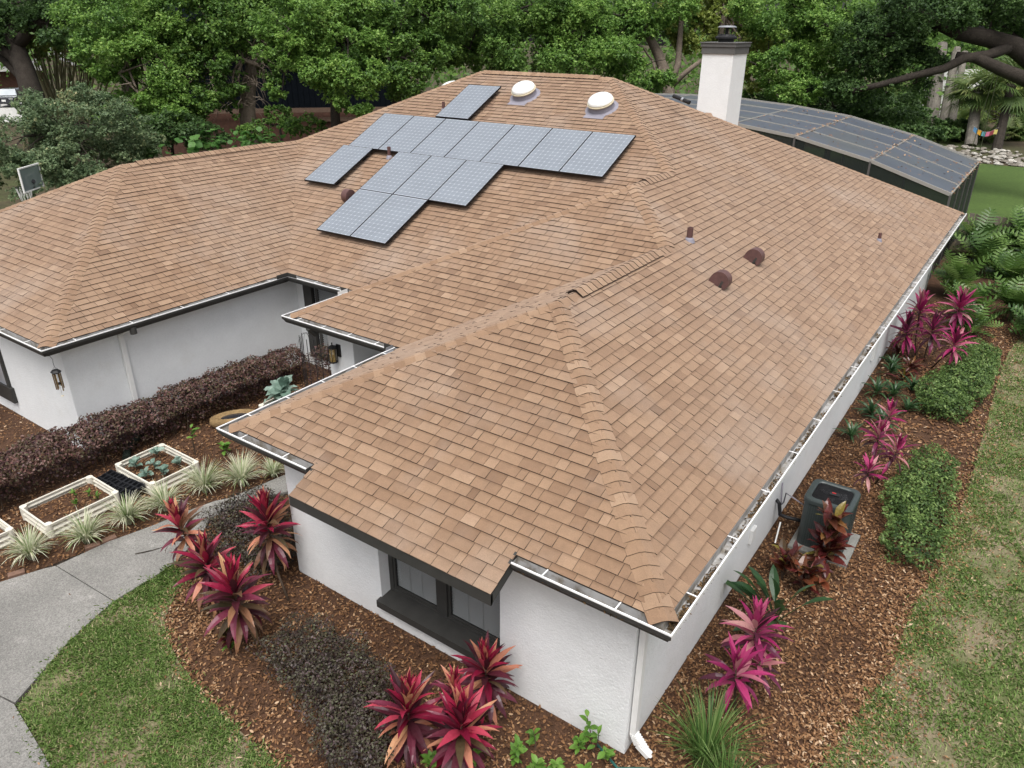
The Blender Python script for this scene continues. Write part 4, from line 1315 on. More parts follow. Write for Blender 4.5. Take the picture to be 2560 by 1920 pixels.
for (x, y, s_, lab) in ((-8.22, 1.30, 1.1, "large striped grass clump nearest the front roof corner"), (-8.56, .82, 1.08, "large striped grass clump beside the right end of the seedling bed"),
                        (-8.62, .13, .98, "striped grass clump in front of the seedling bed"), (-8.76, -.42, 1.0, "striped grass clump in front of the black plastic trays"),
                        (-8.80, -1.05, 1.0, "striped grass clump before the middle raised bed, next to the bricks"), (-9.10, -1.72, 1.0, "striped grass clump between the two left raised beds"),
                        (-8.02, 1.80, .7, "small striped grass clump half under the front gutter")):
    clump("striped_grass_clump", x, y, int(230 * s_), .53 * s_, m_lirio, lab, "plant", LG, w=.013)
clump("grass_clump", .30, .78, 230, .78, m_tuft, "tall dark green grass clump beside the corner downspout", "plant", None, lean=(.15, 1.0), w=.010, r0=.16)
clump("grass_clump", .62, .55, 120, .6, m_tuft, "shorter dark green grass clump at the bottom edge", "plant", None, lean=(.2, 1.1), w=.010, r0=.12)

# ------------------------------------------------------------------ leafy single plants
def leaf_plant(name, foot, label, spec, group=None, stem_h=0):
    """spec: list of (mesh, count, el_lo, el_hi, scale_lo, scale_hi, zlo, zhi, radius)"""
    root = thing(name, foot, label, "plant", group)
    f = Vector(foot)
    b = MB()
    tips = []
    zmax = max(s_[7] for s_ in spec)
    ns = max(1, int(zmax / .18)) if stem_h == 0 else stem_h
    for i in range(ns):
        an = random.random() * 6.28; rr = random.uniform(.0, max(s_[8] for s_ in spec))
        tp = f + Vector((math.cos(an) * rr, math.sin(an) * rr, zmax * random.uniform(.75, 1)))
        tips.append(tp)
        b.tube([f - Vector((0, 0, .02)), f.lerp(tp, .5) + Vector((random.uniform(-.02, .02), random.uniform(-.02, .02), .02)), tp], [.008, .006, .003], 5)
    b.build("stem", m_stem if stem_h >= 0 else m_stem, root)
    for (me, n, e0, e1, s0, s1, z0, z1, rad) in spec:
        for i in range(n):
            tp = random.choice(tips)
            t = random.uniform(z0 / max(zmax, .01), min(1, z1 / max(zmax, .01)))
            p = f.lerp(tp, t)
            addleaf(me, root, p, random.uniform(0, 6.28), math.radians(random.uniform(e0, e1)), random.uniform(-.4, .4), random.uniform(s0, s1))
    return root
WEED = blade_mesh("seedling_leaf", .10, .055, m_weed, .5, .2, 4, 1.3)
for k, (x, y, h, n) in enumerate(((-2.0, -1.02, .26, 16), (-1.70, -.72, .30, 20), (-1.36, -.42, .36, 20), (-1.62, -.98, .26, 18), (-1.28, -.12, .22, 12), (-.86, .10, .30, 16), (-.95, -.25, .26, 14), (-.74, .20, .52, 16), (-.52, .18, .30, 12), (-.62, -.12, .2, 12), (-1.12, -.42, .25, 14))):
    leaf_plant("seedling_plant", (x, y, 0), ["bright green broadleaf seedling nearest the window clump", "bright green seedling second from the window clump", "bright green seedling with upright shoots in the bottom row",
               "low bright green seedling at the bottom edge by the window clump", "small bright green seedling nearest the wall's middle", "bright green seedling below the house corner",
               "bright green seedling between two others at the bottom edge", "tallest bright green seedling, standing against the white wall", "bright green seedling touching the house corner", "flat bright green seedling left of the downspout foot",
               "bright green seedling in the middle of the bottom row"][k],
               [(WEED, n, -10, 55, .75, 1.3, h * .3, h, .10)], "bright green seedlings below the front wall")
CAB = blade_mesh("cabbage_leaf", .15, .11, m_kale, .6, .35, 5, 1.6, .12, .35)
for k, (x, y) in enumerate(((-9.95, .45), (-10.02, .90), (-9.65, .62), (-9.42, .92), (-9.50, .38), (-9.32, .56))):
    leaf_plant("cabbage_seedling", (x, y, .15), ["cabbage seedling nearest the left corner of its bed", "tall cabbage seedling at the back corner of its bed", "cabbage seedling in the middle of its bed",
               "cabbage seedling at the right end of its bed", "small bluish cabbage seedling at the front of its bed", "bluish cabbage seedling at the front right of its bed"][k],
               [(CAB, 8, 5, 60, .7, 1.15, .04, .16, .03)], "cabbage seedlings in the raised bed")
KALE = blade_mesh("kale_leaf", .36, .17, m_kale, .9, .3, 6, 1.4, .25, .2)
leaf_plant("kale_plant", (-9.72, 3.42, .15), "big pale blue green kale plant in the bed under the gutter", [(KALE, 30, 5, 80, .8, 1.3, .05, .42, .10)])
SEED = blade_mesh("sprout_leaf", .08, .035, m_weed, .5, .2, 3, 1.2)
for k, (x, y) in enumerate(((-9.95, -.60), (-9.75, -.48), (-9.65, -.75), (-9.55, -.45))):
    leaf_plant("sprout", (x, y, .15), ["green sprout left of the others in the middle bed", "green sprout at the back of the middle bed", "green sprout nearest the front of the middle bed", "green sprout at the right of the middle bed"][k],
               [(SEED, 10, 5, 70, .7, 1.3, .02, .10, .04)], "sprouts in the middle raised bed")
leaf_plant("rose_sapling", (-9.74, 1.43, 0), "thin sapling with a few green leaves and a red bloom", [(WEED, 6, -10, 40, .8, 1.4, .45, .75, .05), (TI['hot'][0], 3, 20, 60, .14, .2, .70, .75, .02)])
leaf_plant("seedling_plant", (-9.40, 1.80, 0), "leafy green plant beneath the tip of the front gutter", [(WEED, 16, 0, 40, 1.0, 1.9, .05, .22, .12)])
CRO = blade_mesh("croton_leaf", .33, .125, m_croton, .55, .25, 6, 1.1, .05)
leaf_plant("croton_plant", (.50, 4.75, 0), "tall dark red croton in front of the air conditioner", [(CRO, 40, 0, 75, .85, 1.25, .30, .72, .16), (CRO, 26, 0, 75, .8, 1.2, .75, 1.02, .16)], stem_h=8)
leaf_plant("croton_plant", (.05, 4.25, 0), "small orange red croton next to the wall", [(CRO, 40, 10, 75, .55, .9, .15, .5, .18)], stem_h=7)
leaf_plant("croton_plant", (.42, 4.12, 0), "low red and yellow croton before the equipment pad", [(CRO, 46, 5, 65, .7, 1.05, .12, .5, .24)], stem_h=8)
leaf_plant("croton_plant", (-5.15, -1.18, 0), "small straggly croton with orange spots near the front lawn", [(CRO, 14, 0, 70, .4, .6, .10, .38, .12), (WEED, 8, 0, 60, .9, 1.4, .05, .35, .12)], stem_h=5)
BOP = blade_mesh("paddle_leaf", .50, .135, m_bop, .35, .3, 7, 1.4, .03, .2)
def paddle_plant(foot, label, n):
    root = thing("paddle_leaf_plant", foot, label, "plant")
    f = Vector(foot); b = MB()
    for i in range(n):
        az = random.uniform(0, 6.28); el = math.radians(random.choice((35, 45, 55, 65, 75)) + random.uniform(-8, 8))
        ln = random.uniform(.28, .55)
        tp = f + Vector((math.cos(az) * math.cos(el), math.sin(az) * math.cos(el), math.sin(el))) * ln
        b.tube([f, f.lerp(tp, .5) + Vector((0, 0, .02)), tp], [.008, .007, .005], 5)
        addleaf(BOP, root, tp, az, el - .35, random.uniform(-.4, .4), random.uniform(.75, 1.15))
    b.build("stalks", m_bop, root, kind="stuff")
paddle_plant((.25, 3.30, 0), "dark green paddle leaved plant between the cordyline and the croton", 17)
BRO = blade_mesh("strap_leaf", .26, .035, m_bop, .9, .3, 5, 1.0)
BROR = blade_mesh("red_strap_leaf", .26, .035, m_croton, .9, .3, 5, 1.0)
for k, (x, y, me, n) in enumerate(((-.08, 12.66, BRO, 18), (.20, 12.5, BROR, 18), (-.16, 14.0, BROR, 20), (-.12, 11.4, BRO, 18), (.25, 13.2, BROR, 20), (.45, 12.1, BRO, 16), (.18, 11.5, BRO, 18), (.55, 10.9, BRO, 16), (.0, 10.3, BRO, 16), (.30, 9.9, BRO, 14), (-.1, 9.0, BRO, 12), (-.15, 13.1, BRO, 16))):
    leaf_plant("bromeliad", (x, y, 0), ["green bromeliad below the far plum cordyline", "red bromeliad below the far plum cordyline", "red bromeliad against the wall behind the cordyline", "green bromeliad close to the wall in the middle",
               "red bromeliad next to the rounded hedge's back end", "green bromeliad at the rounded hedge's middle", "green bromeliad among the dark undergrowth", "green bromeliad at the near corner of the rounded hedge",
               "green bromeliad nearest the wall's damp stain", "green bromeliad just above the pink four headed cordyline", "small bromeliad at the foot of the wall", "green bromeliad between two red ones by the wall"][k],
               [(me, int(n * 1.6), 15, 75, 1.1, 1.8, .0, .14, .04)], "bromeliads along the right hand wall", stem_h=1)

def lobed_mesh(ln=.8, wd=.6, lobes=8):
    b = MB()
    for sgn in (1, -1):
        for i in range(lobes):
            t = (i + .3) / lobes
            x = ln * t; wl = wd / 2 * math.sin(math.pi * (t * .85 + .12)) * 1.1
            zc = -.25 * t * t * ln
            a, c = Vector((x, 0, zc)), Vector((x + ln / lobes * .62, 0, zc - .02))
            tip = Vector((x + ln * .13, sgn * wl, zc - .10 * wl + .03)); md = (a + c) / 2 + (tip - (a + c) / 2) * .6
            off = Vector((ln / lobes * .34, 0, 0))
            b.face([a, c, md + off, tip, md - off] if sgn < 0 else [c, a, md - off, tip, md + off])
    b.tube([(-.45, 0, -.12), (-.2, 0, .0), (0, 0, 0), (ln * .5, 0, -.06 * ln), (ln, 0, -.25 * ln)], [.010, .009, .008, .005, .002], 4)
    me = bpy.data.meshes.new("lobed_leaf")
    me.from_pydata(b.v, [], b.f); me.materials.append(m_philo)
    return me
LOBE = lobed_mesh()
for k, (x, y, h, n, sc) in enumerate(((.75, 17.6, .65, 26, .95), (1.9, 18.6, .7, 30, 1.0), (.3, 19.8, .8, 26, 1.0), (1.5, 20.6, .9, 34, 1.1), (2.9, 20.2, .9, 30, 1.1), (.7, 22.6, .9, 30, 1.1), (2.0, 23.2, 1.0, 34, 1.2), (3.2, 23.0, 1.0, 24, 1.2), (.3, 24.8, 1.0, 28, 1.2), (1.5, 25.6, 1.1, 32, 1.25), (1.0, 16.6, .5, 20, .8), (2.4, 17.2, .5, 20, .85))):
    leaf_plant("philodendron", (x, y, 0), "lobed leaf philodendron " + ["nearest the wall, behind the cordyline", "at the lawn side front of the bed", "by the house wall end", "in the middle of the bed", "at the right edge of the bed", "below the fence's near end",
               "in the upper middle of the bed", "at the far right of the bed", "against the wooden fence", "topmost, next to the rear lawn", "lowest, touching the rounded hedge", "lowest, at the lawn edge"][k],
               [(LOBE, int(n * 1.4), 5, 70, .7 * sc, 1.1 * sc, h * .35, h, .35)], "philodendrons beside the back corner", stem_h=9)
# ------------------------------------------------------------------ garden things
def raised_bed(x0, y0, x1, y1, label, h=.22):
    root = thing("raised_bed", ((x0 + x1) / 2, (y0 + y1) / 2, 0), label, "planter", "cream metal raised beds")
    for (ax, p, q, fix, od) in (('x', x0, x1, y0, -1), ('x', x0, x1, y1, 1), ('y', y0, y1, x0, -1), ('y', y0, y1, x1, 1)):
        b = MB()
        nz_ = 20
        for i in range(nz_):
            z0_, z1_ = h * i / nz_, h * (i + 1) / nz_
            f0, f1 = [od * .012 * math.sin(zz / h * 2 * math.pi * 2.5) for zz in (z0_, z1_)]
            for sh in (0, -od * .004):
                pts = []
                for (u_, z_, o_) in ((p + .05, z0_, f0), (q - .05, z0_, f0), (q - .05, z1_, f1), (p + .05, z1_, f1)):
                    pts.append((u_, fix + o_ + sh, z_) if ax == 'x' else (fix + o_ + sh, u_, z_))
                b.face(pts)
        if ax == 'x': b.span((p + .05, fix - .014, h - .004), (q - .05, fix + .014, h + .012))
        else: b.span((fix - .014, p + .05, h - .004), (fix + .014, q - .05, h + .012))
        b.build("side_panel", m_bed, root)
    for (cx, cy) in ((x0, y0), (x1, y0), (x0, y1), (x1, y1)):
        b = MB(); sx = 1 if cx == x0 else -1; sy = 1 if cy == y0 else -1
        b.tube([(cx + sx * .035, cy + sy * .035, 0), (cx + sx * .035, cy + sy * .035, h + .014)], .055, 12)
        b.build("corner_post", m_bed, root)
    b = MB(); b.span((x0 + .06, y0 + .06, .0), (x1 - .06, y1 - .06, h - .085)); b.build("soil", m_soil, root)
    n = int((x1 - x0) * (y1 - y0) * 620)
    P = np.stack([rng.uniform(x0 + .08, x1 - .08, n), rng.uniform(y0 + .08, y1 - .08, n), h - .08 + rng.uniform(0, .025, n)], 1)
    nr = unit(np.array([0, 0, 1.]) + rng.normal(size=(n, 3)) * .35)
    polys("mulch", leafquads(P, nr, rng.uniform(.03, .07, n), rng.uniform(.014, .03, n)), np.clip(rng.beta(2, 2, n) * .8, 0, 1), m_chip, root, "stuff")
raised_bed(-10.25, -1.315, -9.39, -.19, "cream metal raised bed with a few sprouts, the middle one")
raised_bed(-10.25, .25, -9.155, 1.13, "cream metal raised bed holding cabbage seedlings")
raised_bed(-11.2, -2.80, -9.73, -1.65, "cream metal raised bed cut off by the left edge")
raised_bed(-10.09, 3.14, -9.1, 3.85, "cream metal raised bed under the front roof with the big kale")
# seed trays between the beds
for k, (x, y, rz) in enumerate(((-10.10, .03, .05), (-9.78, .02, -.06), (-9.50, .03, .10))):
    o = thing("seed_tray", (x, y, .0), ["black plastic seed tray furthest back between the beds", "black plastic seed tray in the middle between the beds", "black plastic seed tray nearest the grass clump"][k], "tray", "black seed trays")
    b = MB(); w_, d_ = .40, .34
    M = lambda p: tuple(Matrix.Translation((x, y, .06 + .03 * k)) @ Matrix.Rotation(rz, 4, 'Z') @ Matrix.Rotation(.12, 4, 'X') @ Vector(p))
    for i in range(5):
        xx = -w_ / 2 + w_ * i / 4
        b.bar(M((xx, -d_ / 2, .03)), M((xx, d_ / 2, .03)), .022, .05)
    for j in range(4):
        yy = -d_ / 2 + d_ * j / 3
        b.bar(M((-w_ / 2, yy, .031)), M((w_ / 2, yy, .031)), .022, .05)
    b.face([M((-w_ / 2, -d_ / 2, 0)), M((w_ / 2, -d_ / 2, 0)), M((w_ / 2, d_ / 2, 0)), M((-w_ / 2, d_ / 2, 0))])
    b.build("tray", m_plast, o)
# bricks on the path edge
for k, (x, y, rz) in enumerate(((-8.60, -.83, 1.35), (-8.64, -1.06, 1.2), (-8.90, -2.02, 1.2))):
    b = MB(); b.box((x, y, .02), (.21, .10, .06), rz=rz, r=[.7, .4, .6][k])
    tag(b.build("brick", m_brick, None, bevel=.006), ["upper brick of two beside the path edge", "lower brick of two beside the path edge", "single brick near the left end of the path edge"][k], "brick", "edging bricks")
b = MB(); b.tube([(-7.93, -.80, .034), (-7.86, -.70, .036), (-7.80, -.60, .036), (-7.74, -.47, .04)], [.010, .011, .007, .003], 6)
tag(b.build("twig", m_bark, None), "dark twig lying on the concrete path", "twig")
# stone bird bath
b = MB()
M = Matrix.Translation((-10.18, 2.62, .0)) @ Matrix.Rotation(1.0, 4, 'Z') @ Matrix.Diagonal((1.45, .75, 1, 1))
b.lathe([(.0, -.02), (.26, -.02), (.33, .10), (.31, .20), (.24, .22), (.20, .19), (.17, .15), (.0, .14)], None, 20, 0, M=M)
o = b.build("stone_basin", m_stone, None, smooth=True)
tag(o, "ochre hollow stone basin in the mulch by the purple hedge", "basin")
b = MB(); b.lathe([(0, .165), (.18, .165)], None, 20, 0, M=M); b.build("water", mat("dark_water", (.03, .03, .035), .08, spec=.6), o)
# drain pipe
b = MB()
pts = [(-11.30, 1.40, .16), (-11.16, 1.30, .12), (-11.02, 1.02, .08), (-10.85, .78, .05), (-10.60, .60, .03)]
fine = []
for i in range(len(pts) - 1):
    for t in range(10):
        fine.append(Vector(pts[i]).lerp(Vector(pts[i + 1]), t / 10))
b.tube(fine, [.062 + .008 * (i % 2) for i in range(len(fine))], 12)
tag(b.build("drain_pipe", mat("dark_green_drain", (.018, .026, .020), .6), None), "dark corrugated drain pipe under the purple hedge below the downspout", "pipe")
b = MB(); b.tube([(-.75, .30, .02), (-.42, .16, .03), (-.22, .30, .03), (.05, .46, .03), (.30, .36, .02), (.7, .30, .02)], .016, 8)
tag(b.build("garden_hose", m_teal, None, smooth=True), "dark teal hose on the mulch around the corner downspout", "hose")
# trellis and wire hoops
o = thing("trellis", (-8.6, 3.45, 0), "black wire garden trellis in front of the porch pier", "trellis")
b = MB()
for i, t in enumerate(np.linspace(0, math.pi, 6)):
    x, y = -8.60 - .24 * math.cos(t), 3.42 - .17 * math.sin(t)
    b.tube([(x, y, 0), (x, y, 1.98)], .007, 5)
b.build("upright", m_black, o)
b = MB()
for z in (.35, .95, 1.55):
    b.tube([(-8.60 - .24 * math.cos(t), 3.42 - .17 * math.sin(t), z) for t in np.linspace(0, math.pi, 13)], .006, 5)
b.build("rung", m_black, o)
o = thing("wire_support", (-10.15, 4.55, .85), "small black wire plant dome above the purple hedge", "plant support")
b = MB()
for a_ in (0, 1.05, 2.1):
    b.tube([(-10.15 + .2 * math.cos(t) * math.cos(a_), 4.55 + .2 * math.cos(t) * math.sin(a_), .9 + .42 * math.sin(t)) for t in np.linspace(0, math.pi, 13)], .004, 4)
b.build("wire", m_black, o)
# wall lantern on the pier
lx, ly = -8.31, 3.65
o = thing("wall_lantern", (lx, ly, 1.43), "black and amber wall lantern on the white porch pier", "lamp")
b = MB(); b.span((lx + .02, 3.725, 1.55), (lx + .12, 3.75, 1.79)); b.bar((lx + .06, 3.73, 1.70), (lx, ly, 1.76), .02, .02); b.build("bracket", m_black, o)
b = MB()
b.lathe([(0, 1.80), (.02, 1.79), (.085, 1.755), (.085, 1.735), (0, 1.735)], (lx, ly, 0), 8); b.lathe([(0, 1.445), (.08, 1.445), (.08, 1.465), (.0, 1.47)], (lx, ly, 0), 8)
for k in range(6):
    an = k * math.pi / 3
    b.tube([(lx + .078 * math.cos(an), ly + .078 * math.sin(an), 1.45), (lx + .078 * math.cos(an), ly + .078 * math.sin(an), 1.75)], .007, 5)
b.tube([(lx, ly, 1.79), (lx, ly, 1.84)], .012, 8); b.tube([(lx, ly, 1.47), (lx, ly, 1.60)], .015, 8)
b.build("cage", m_black, o)
b = MB(); b.lathe([(.062, 1.47), (.062, 1.735)], (lx, ly, 0), 16); b.build("glass", mat("amber_lantern_glass", (.42, .27, .07), .15, spec=.6, alpha=.55), o)
b = MB(); b.lathe([(0, 1.58), (.022, 1.60), (.025, 1.63), (0, 1.66)], (lx, ly, 0), 10); b.build("bulb", m_white, o)
# wind chime under the garage corner
wx, wy = -11.17, .09
o = thing("wind_chime", (wx, wy, 1.34), "wind chime with brass tubes hanging from the garage gutter corner", "wind chime")
b = MB(); b.tube([(wx - .05, wy - .02, 2.15), (wx - .03, wy - .01, 2.08), (wx + .015, wy, 2.04), (wx - .01, wy, 1.97), (wx, wy, 1.90)], .004, 5)
for k in range(3):
    an = k * 2.09; b.tube([(wx, wy, 1.90), (wx + .06 * math.cos(an), wy + .06 * math.sin(an), 1.83)], .002, 4)
b.tube([(wx, wy, 1.80), (wx, wy, 1.36)], .002, 4)
b.build("hook", m_black, o)
b = MB(); b.lathe([(0, 1.845), (.055, 1.84), (.085, 1.805), (.07, 1.785), (0, 1.785)], (wx, wy, 0), 6); b.lathe([(0, 1.60), (.032, 1.60), (.032, 1.575), (0, 1.575)], (wx, wy, 0), 10); b.build("cap", m_black, o)
for k in range(6):
    an = k * math.pi / 3 + .3
    b = MB(); b.tube([(wx + .058 * math.cos(an), wy + .058 * math.sin(an), 1.78), (wx + .058 * math.cos(an), wy + .058 * math.sin(an), 1.46 + .03 * (k % 3))], .010, 8); b.build("tube", m_bronze, o)
b = MB(); b.lathe([(0, 1.36), (.025, 1.352), (0, 1.34)], (wx, wy, 0), 10); b.build("sail", m_domerim, o)

# air conditioner
ax0, ax1, ay0, ay1, az = -.03, .63, 5.15, 5.79, .86
o = thing("air_conditioner", (.3, 5.5, .05), "dark slate air conditioner on a concrete pad by the wall", "air conditioner")
def rrect(x0, y0, x1, y1, r, n=6):
    P_ = []
    for (cx, cy, a0) in ((x1 - r, y1 - r, 0), (x0 + r, y1 - r, 90), (x0 + r, y0 + r, 180), (x1 - r, y0 + r, 270)):
        for k in range(n + 1):
            a = math.radians(a0 + 90 * k / n)
            P_.append((cx + r * math.cos(a), cy + r * math.sin(a)))
    return P_
def ring(b, A, z0, Bq, z1):
    n = len(A)
    for i in range(n):
        j = (i + 1) % n
        b.face([(*A[i], z0), (*A[j], z0), (*Bq[j], z1), (*Bq[i], z1)])
b = MB()
R0 = rrect(ax0, ay0, ax1, ay1, .10)
ring(b, R0, .05, R0, az - .05)
for i in range(15):
    t = (i + .5) / 15
    b.span((ax0 + .08 + (ax1 - ax0 - .16) * t - .006, ay0 - .007, .10), (ax0 + .08 + (ax1 - ax0 - .16) * t + .006, ay0 + .004, az - .08))
    b.span((ax1 - .004, ay0 + .08 + (ay1 - ay0 - .16) * t - .006, .10), (ax1 + .007, ay0 + .08 + (ay1 - ay0 - .16) * t + .006, az - .08))
b.build("cabinet", m_ac, o)
b = MB()
Ra, Rb, Rc, Rd = rrect(ax0 - .015, ay0 - .015, ax1 + .015, ay1 + .015, .11), rrect(ax0 - .005, ay0 - .005, ax1 + .005, ay1 + .005, .105), rrect(ax0 + .055, ay0 + .055, ax1 - .055, ay1 - .055, .10), rrect(ax0 + .07, ay0 + .07, ax1 - .07, ay1 - .07, .09)
ring(b, Ra, az - .06, Ra, az - .005); ring(b, Ra, az - .005, Rb, az + .015); ring(b, Rb, az + .015, Rc, az + .02); ring(b, Rc, az + .02, Rd, az + .005); ring(b, Rd, az + .005, Rd, az - .04)
b.build("top_rim", m_ac, o, smooth=False)
b = MB()
for i in range(22):
    y = ay0 + .08 + (ay1 - ay0 - .16) * (i + .5) / 22
    b.span((ax0 + .075, y - .0035, az - .004), (ax1 - .075, y + .0035, az + .004))
for i in range(5):
    x = ax0 + .1 + (ax1 - ax0 - .2) * i / 4
    b.span((x - .005, ay0 + .075, az - .012), (x + .005, ay1 - .075, az - .004))
b.build("grille", m_black, o)
b = MB(); b.span((ax0 + .07, ay0 + .07, az - .048), (ax1 - .07, ay1 - .07, az - .044)); b.build("fan_well", m_black, o)
b = MB()
for k in range(3):
    M = Matrix.Translation(((ax0 + ax1) / 2, (ay0 + ay1) / 2, az - .03)) @ Matrix.Rotation(k * 2.094 + .5, 4, 'Z') @ Matrix.Translation((.13, 0, 0)) @ Matrix.Rotation(.35, 4, 'X')
    b.box(None, (.17, .11, .004), M=M)
b.build("fan_blade", m_steel, o)
b = MB(); b.box(((ax0 + ax1) / 2 + .02, (ay0 + ay1) / 2 + .01, az + .018), (.15, .085, .022), rz=.1); hub = b.build("motor_cover", m_black, o, bevel=.01)
b = MB(); b.box(((ax0 + ax1) / 2 + .01, (ay0 + ay1) / 2 + .012, az + .031), (.055, .02, .004), rz=.1); b.build("badge", m_red, hub)
b = MB(); b.span((-.10, 5.02, -.02), (.75, 5.92, .05)); b.build("pad", m_acpad, o, bevel=.01)
b = MB()
b.tube([(-.455, 5.35, .55), (-.40, 5.35, .50), (-.36, 5.36, .30), (-.25, 5.38, .28), (-.02, 5.40, .30)], .03, 10); b.build("pipe_insulation", m_black, o, smooth=True)
b = MB(); b.tube([(-.45, 5.55, .75), (-.42, 5.54, .45), (-.40, 5.52, .38), (-.37, 5.50, .45), (-.36, 5.50, .62), (-.25, 5.48, .60), (-.02, 5.46, .52)], .011, 8); b.build("power_cable", m_flash, o, smooth=True)
b = MB(); b.tube([(-.30, 5.2, .28), (-.28, 5.0, .02)], .012, 6); b.build("drain_tube", m_white, o)

# basketball hoop beyond the garage wing
def gat(px, py, dist):
    d = _f + _r * ((px - 1280) / FOC) - _u * ((py - 960) / FOC)
    return CAM + d * dist
hc = Vector((-24.9, 6.3, 2.66))
o = thing("basketball_hoop", (-25.6, 6.3, 0), "basketball hoop with clear backboard peeking over the garage wing", "basketball hoop")
q = Matrix.Translation(hc) @ Matrix.Rotation(-.95, 4, 'Z')
b = MB(); b.box(None, (1.1, .02, .72), M=q); b.build("backboard", m_backb, o)
b = MB()
for (c, d) in (((0, 0, .36), (1.14, .045, .04)), ((0, 0, -.36), (1.14, .045, .04)), ((.55, 0, 0), (.04, .045, .68)), ((-.55, 0, 0), (.04, .045, .68)),
               ((0, -.012, .10), (.44, .022, .03)), ((0, -.012, -.24), (.44, .022, .03)), ((.22, -.012, -.07), (.03, .022, .31)), ((-.22, -.012, -.07), (.03, .022, .31))):
    b.box(None, d, M=q @ Matrix.Translation(c))
b.build("board_frame", m_white, o)
b = MB(); b.tube([q @ Vector((.23 * math.cos(t), -.33 + .23 * math.sin(t), -.30)) for t in np.linspace(0, 2 * math.pi, 25)], .012, 6); b.tube([q @ Vector((0, -.1, -.30)), q @ Vector((0, .02, -.30))], .03, 6); b.build("rim", m_black, o)
b = MB()
for k in range(12):
    a_ = k * math.pi / 6
    b.tube([q @ Vector((.23 * math.cos(a_), -.33 + .23 * math.sin(a_), -.30)), q @ Vector((.15 * math.cos(a_ + .3), -.33 + .15 * math.sin(a_ + .3), -.72))], .006, 4)
    b.tube([q @ Vector((.23 * math.cos(a_), -.33 + .23 * math.sin(a_), -.30)), q @ Vector((.15 * math.cos(a_ - .3), -.33 + .15 * math.sin(a_ - .3), -.72))], .006, 4)
b.build("net", m_white, o)
b = MB(); b.tube([(-25.6, 6.3, 0), (-25.6, 6.3, 2.2), q @ Vector((0, .05, -.1))], .06, 8); b.build("pole", m_black, o)

# ------------------------------------------------------------------ screened pool enclosure
lan = thing("screen_enclosure", (-6, 25, 0), "dark mesh pool enclosure with arched roof behind the house", "pool enclosure")
LX = [-.56, -2.97, -5.40, -7.55, -9.9, -12.3, -14.6]
LZ = [2.60, 3.36, 3.90, 4.16, 4.33, 4.38, 4.30]
LY0, LY1 = 21.37, 28.94
YS = [LY0 + (LY1 - LY0) * i / 4 for i in range(5)]
for i in range(len(LX) - 1):
    for j in range(4):
        b = MB(); b.face([(LX[i], YS[j], LZ[i]), (LX[i], YS[j + 1], LZ[i]), (LX[i + 1], YS[j + 1], LZ[i + 1]), (LX[i + 1], YS[j], LZ[i + 1])])
        b.build("roof_panel", m_screen, lan)
    b = MB(); b.face([(LX[i], LY0, .05), (LX[i], LY0, LZ[i]), (LX[i + 1], LY0, LZ[i + 1]), (LX[i + 1], LY0, .05)]); b.build("wall_panel", m_screenw, lan)
    b = MB(); b.face([(LX[i], LY1, .05), (LX[i], LY1, LZ[i]), (LX[i + 1], LY1, LZ[i + 1]), (LX[i + 1], LY1, .05)]); b.build("wall_panel", m_screenw, lan)
for j in range(4):
    b = MB(); b.face([(LX[0], YS[j], .05), (LX[0], YS[j + 1], .05), (LX[0], YS[j + 1], LZ[0]), (LX[0], YS[j], LZ[0])]); b.build("wall_panel", m_screenw, lan)
for i in range(len(LX)):
    b = MB(); b.bar((LX[i], LY0, LZ[i] + .01), (LX[i], LY1, LZ[i] + .01), .04, .04); b.build("beam", m_lanai, lan)
    for yy in (LY0, LY1):
        b = MB(); b.span((LX[i] - .03, yy - .03, 0), (LX[i] + .03, yy + .03, LZ[i])); b.build("post", m_lanaid, lan)
for j in range(5):
    b = MB()
    for i in range(len(LX) - 1):
        b.bar((LX[i], YS[j], LZ[i] + .015), (LX[i + 1], YS[j], LZ[i + 1] + .015), .03 if 0 < j < 4 else .05, .035 if 0 < j < 4 else .10)
    b.build("purlin", m_lanai, lan)
    if j:
        b = MB(); b.span((LX[0] - .025, YS[j] - .025, 0), (LX[0] + .025, YS[j] + .025, LZ[0])); b.build("post", m_lanaid, lan)
n = 520
t = rng.random(n); k = rng.integers(0, 3, n)
xs = np.array(LX)[k] * (1 - t) + np.array(LX)[k + 1] * t
zs = np.array(LZ)[k] * (1 - t) + np.array(LZ)[k + 1] * t
ys = rng.uniform(LY0, LY1, n)
bm_ = rng.random(n) < .5
kk = rng.integers(0, 3, n)
xs = np.where(bm_, np.array(LX)[kk] + rng.normal(size=n) * .05, xs); zs = np.where(bm_, np.array(LZ)[kk] + .05, zs + .02)
P = np.stack([xs, ys, zs], 1)
tag(polys("leaf_litter", leafquads(P, unit(np.array([.2, 0, 1.]) + rng.normal(size=(n, 3)) * .3), rng.uniform(.05, .13, n), rng.uniform(.03, .06, n)), rng.random(n), m_rust, None, "stuff"), "rust coloured dead leaves on the pool enclosure roof", "leaf litter")

# wooden fence at the back corner
f = thing("wooden_fence", (.6, 25.9, 0), "weathered board fence beside the pool enclosure corner", "fence")
for i in range(16):
    x = -.35 + i * .20
    b = MB(); b.box((x, 26.0 + .02 * random.random(), .63 + random.uniform(-.02, .02)), (.17, .022, 1.26), r=random.random()); b.build("board", m_wood, f)
b = MB(); b.span((-.45, 26.03, .95), (2.85, 26.07, 1.04)); b.span((-.45, 26.03, .28), (2.85, 26.07, .37)); b.build("rail", m_wood, f)
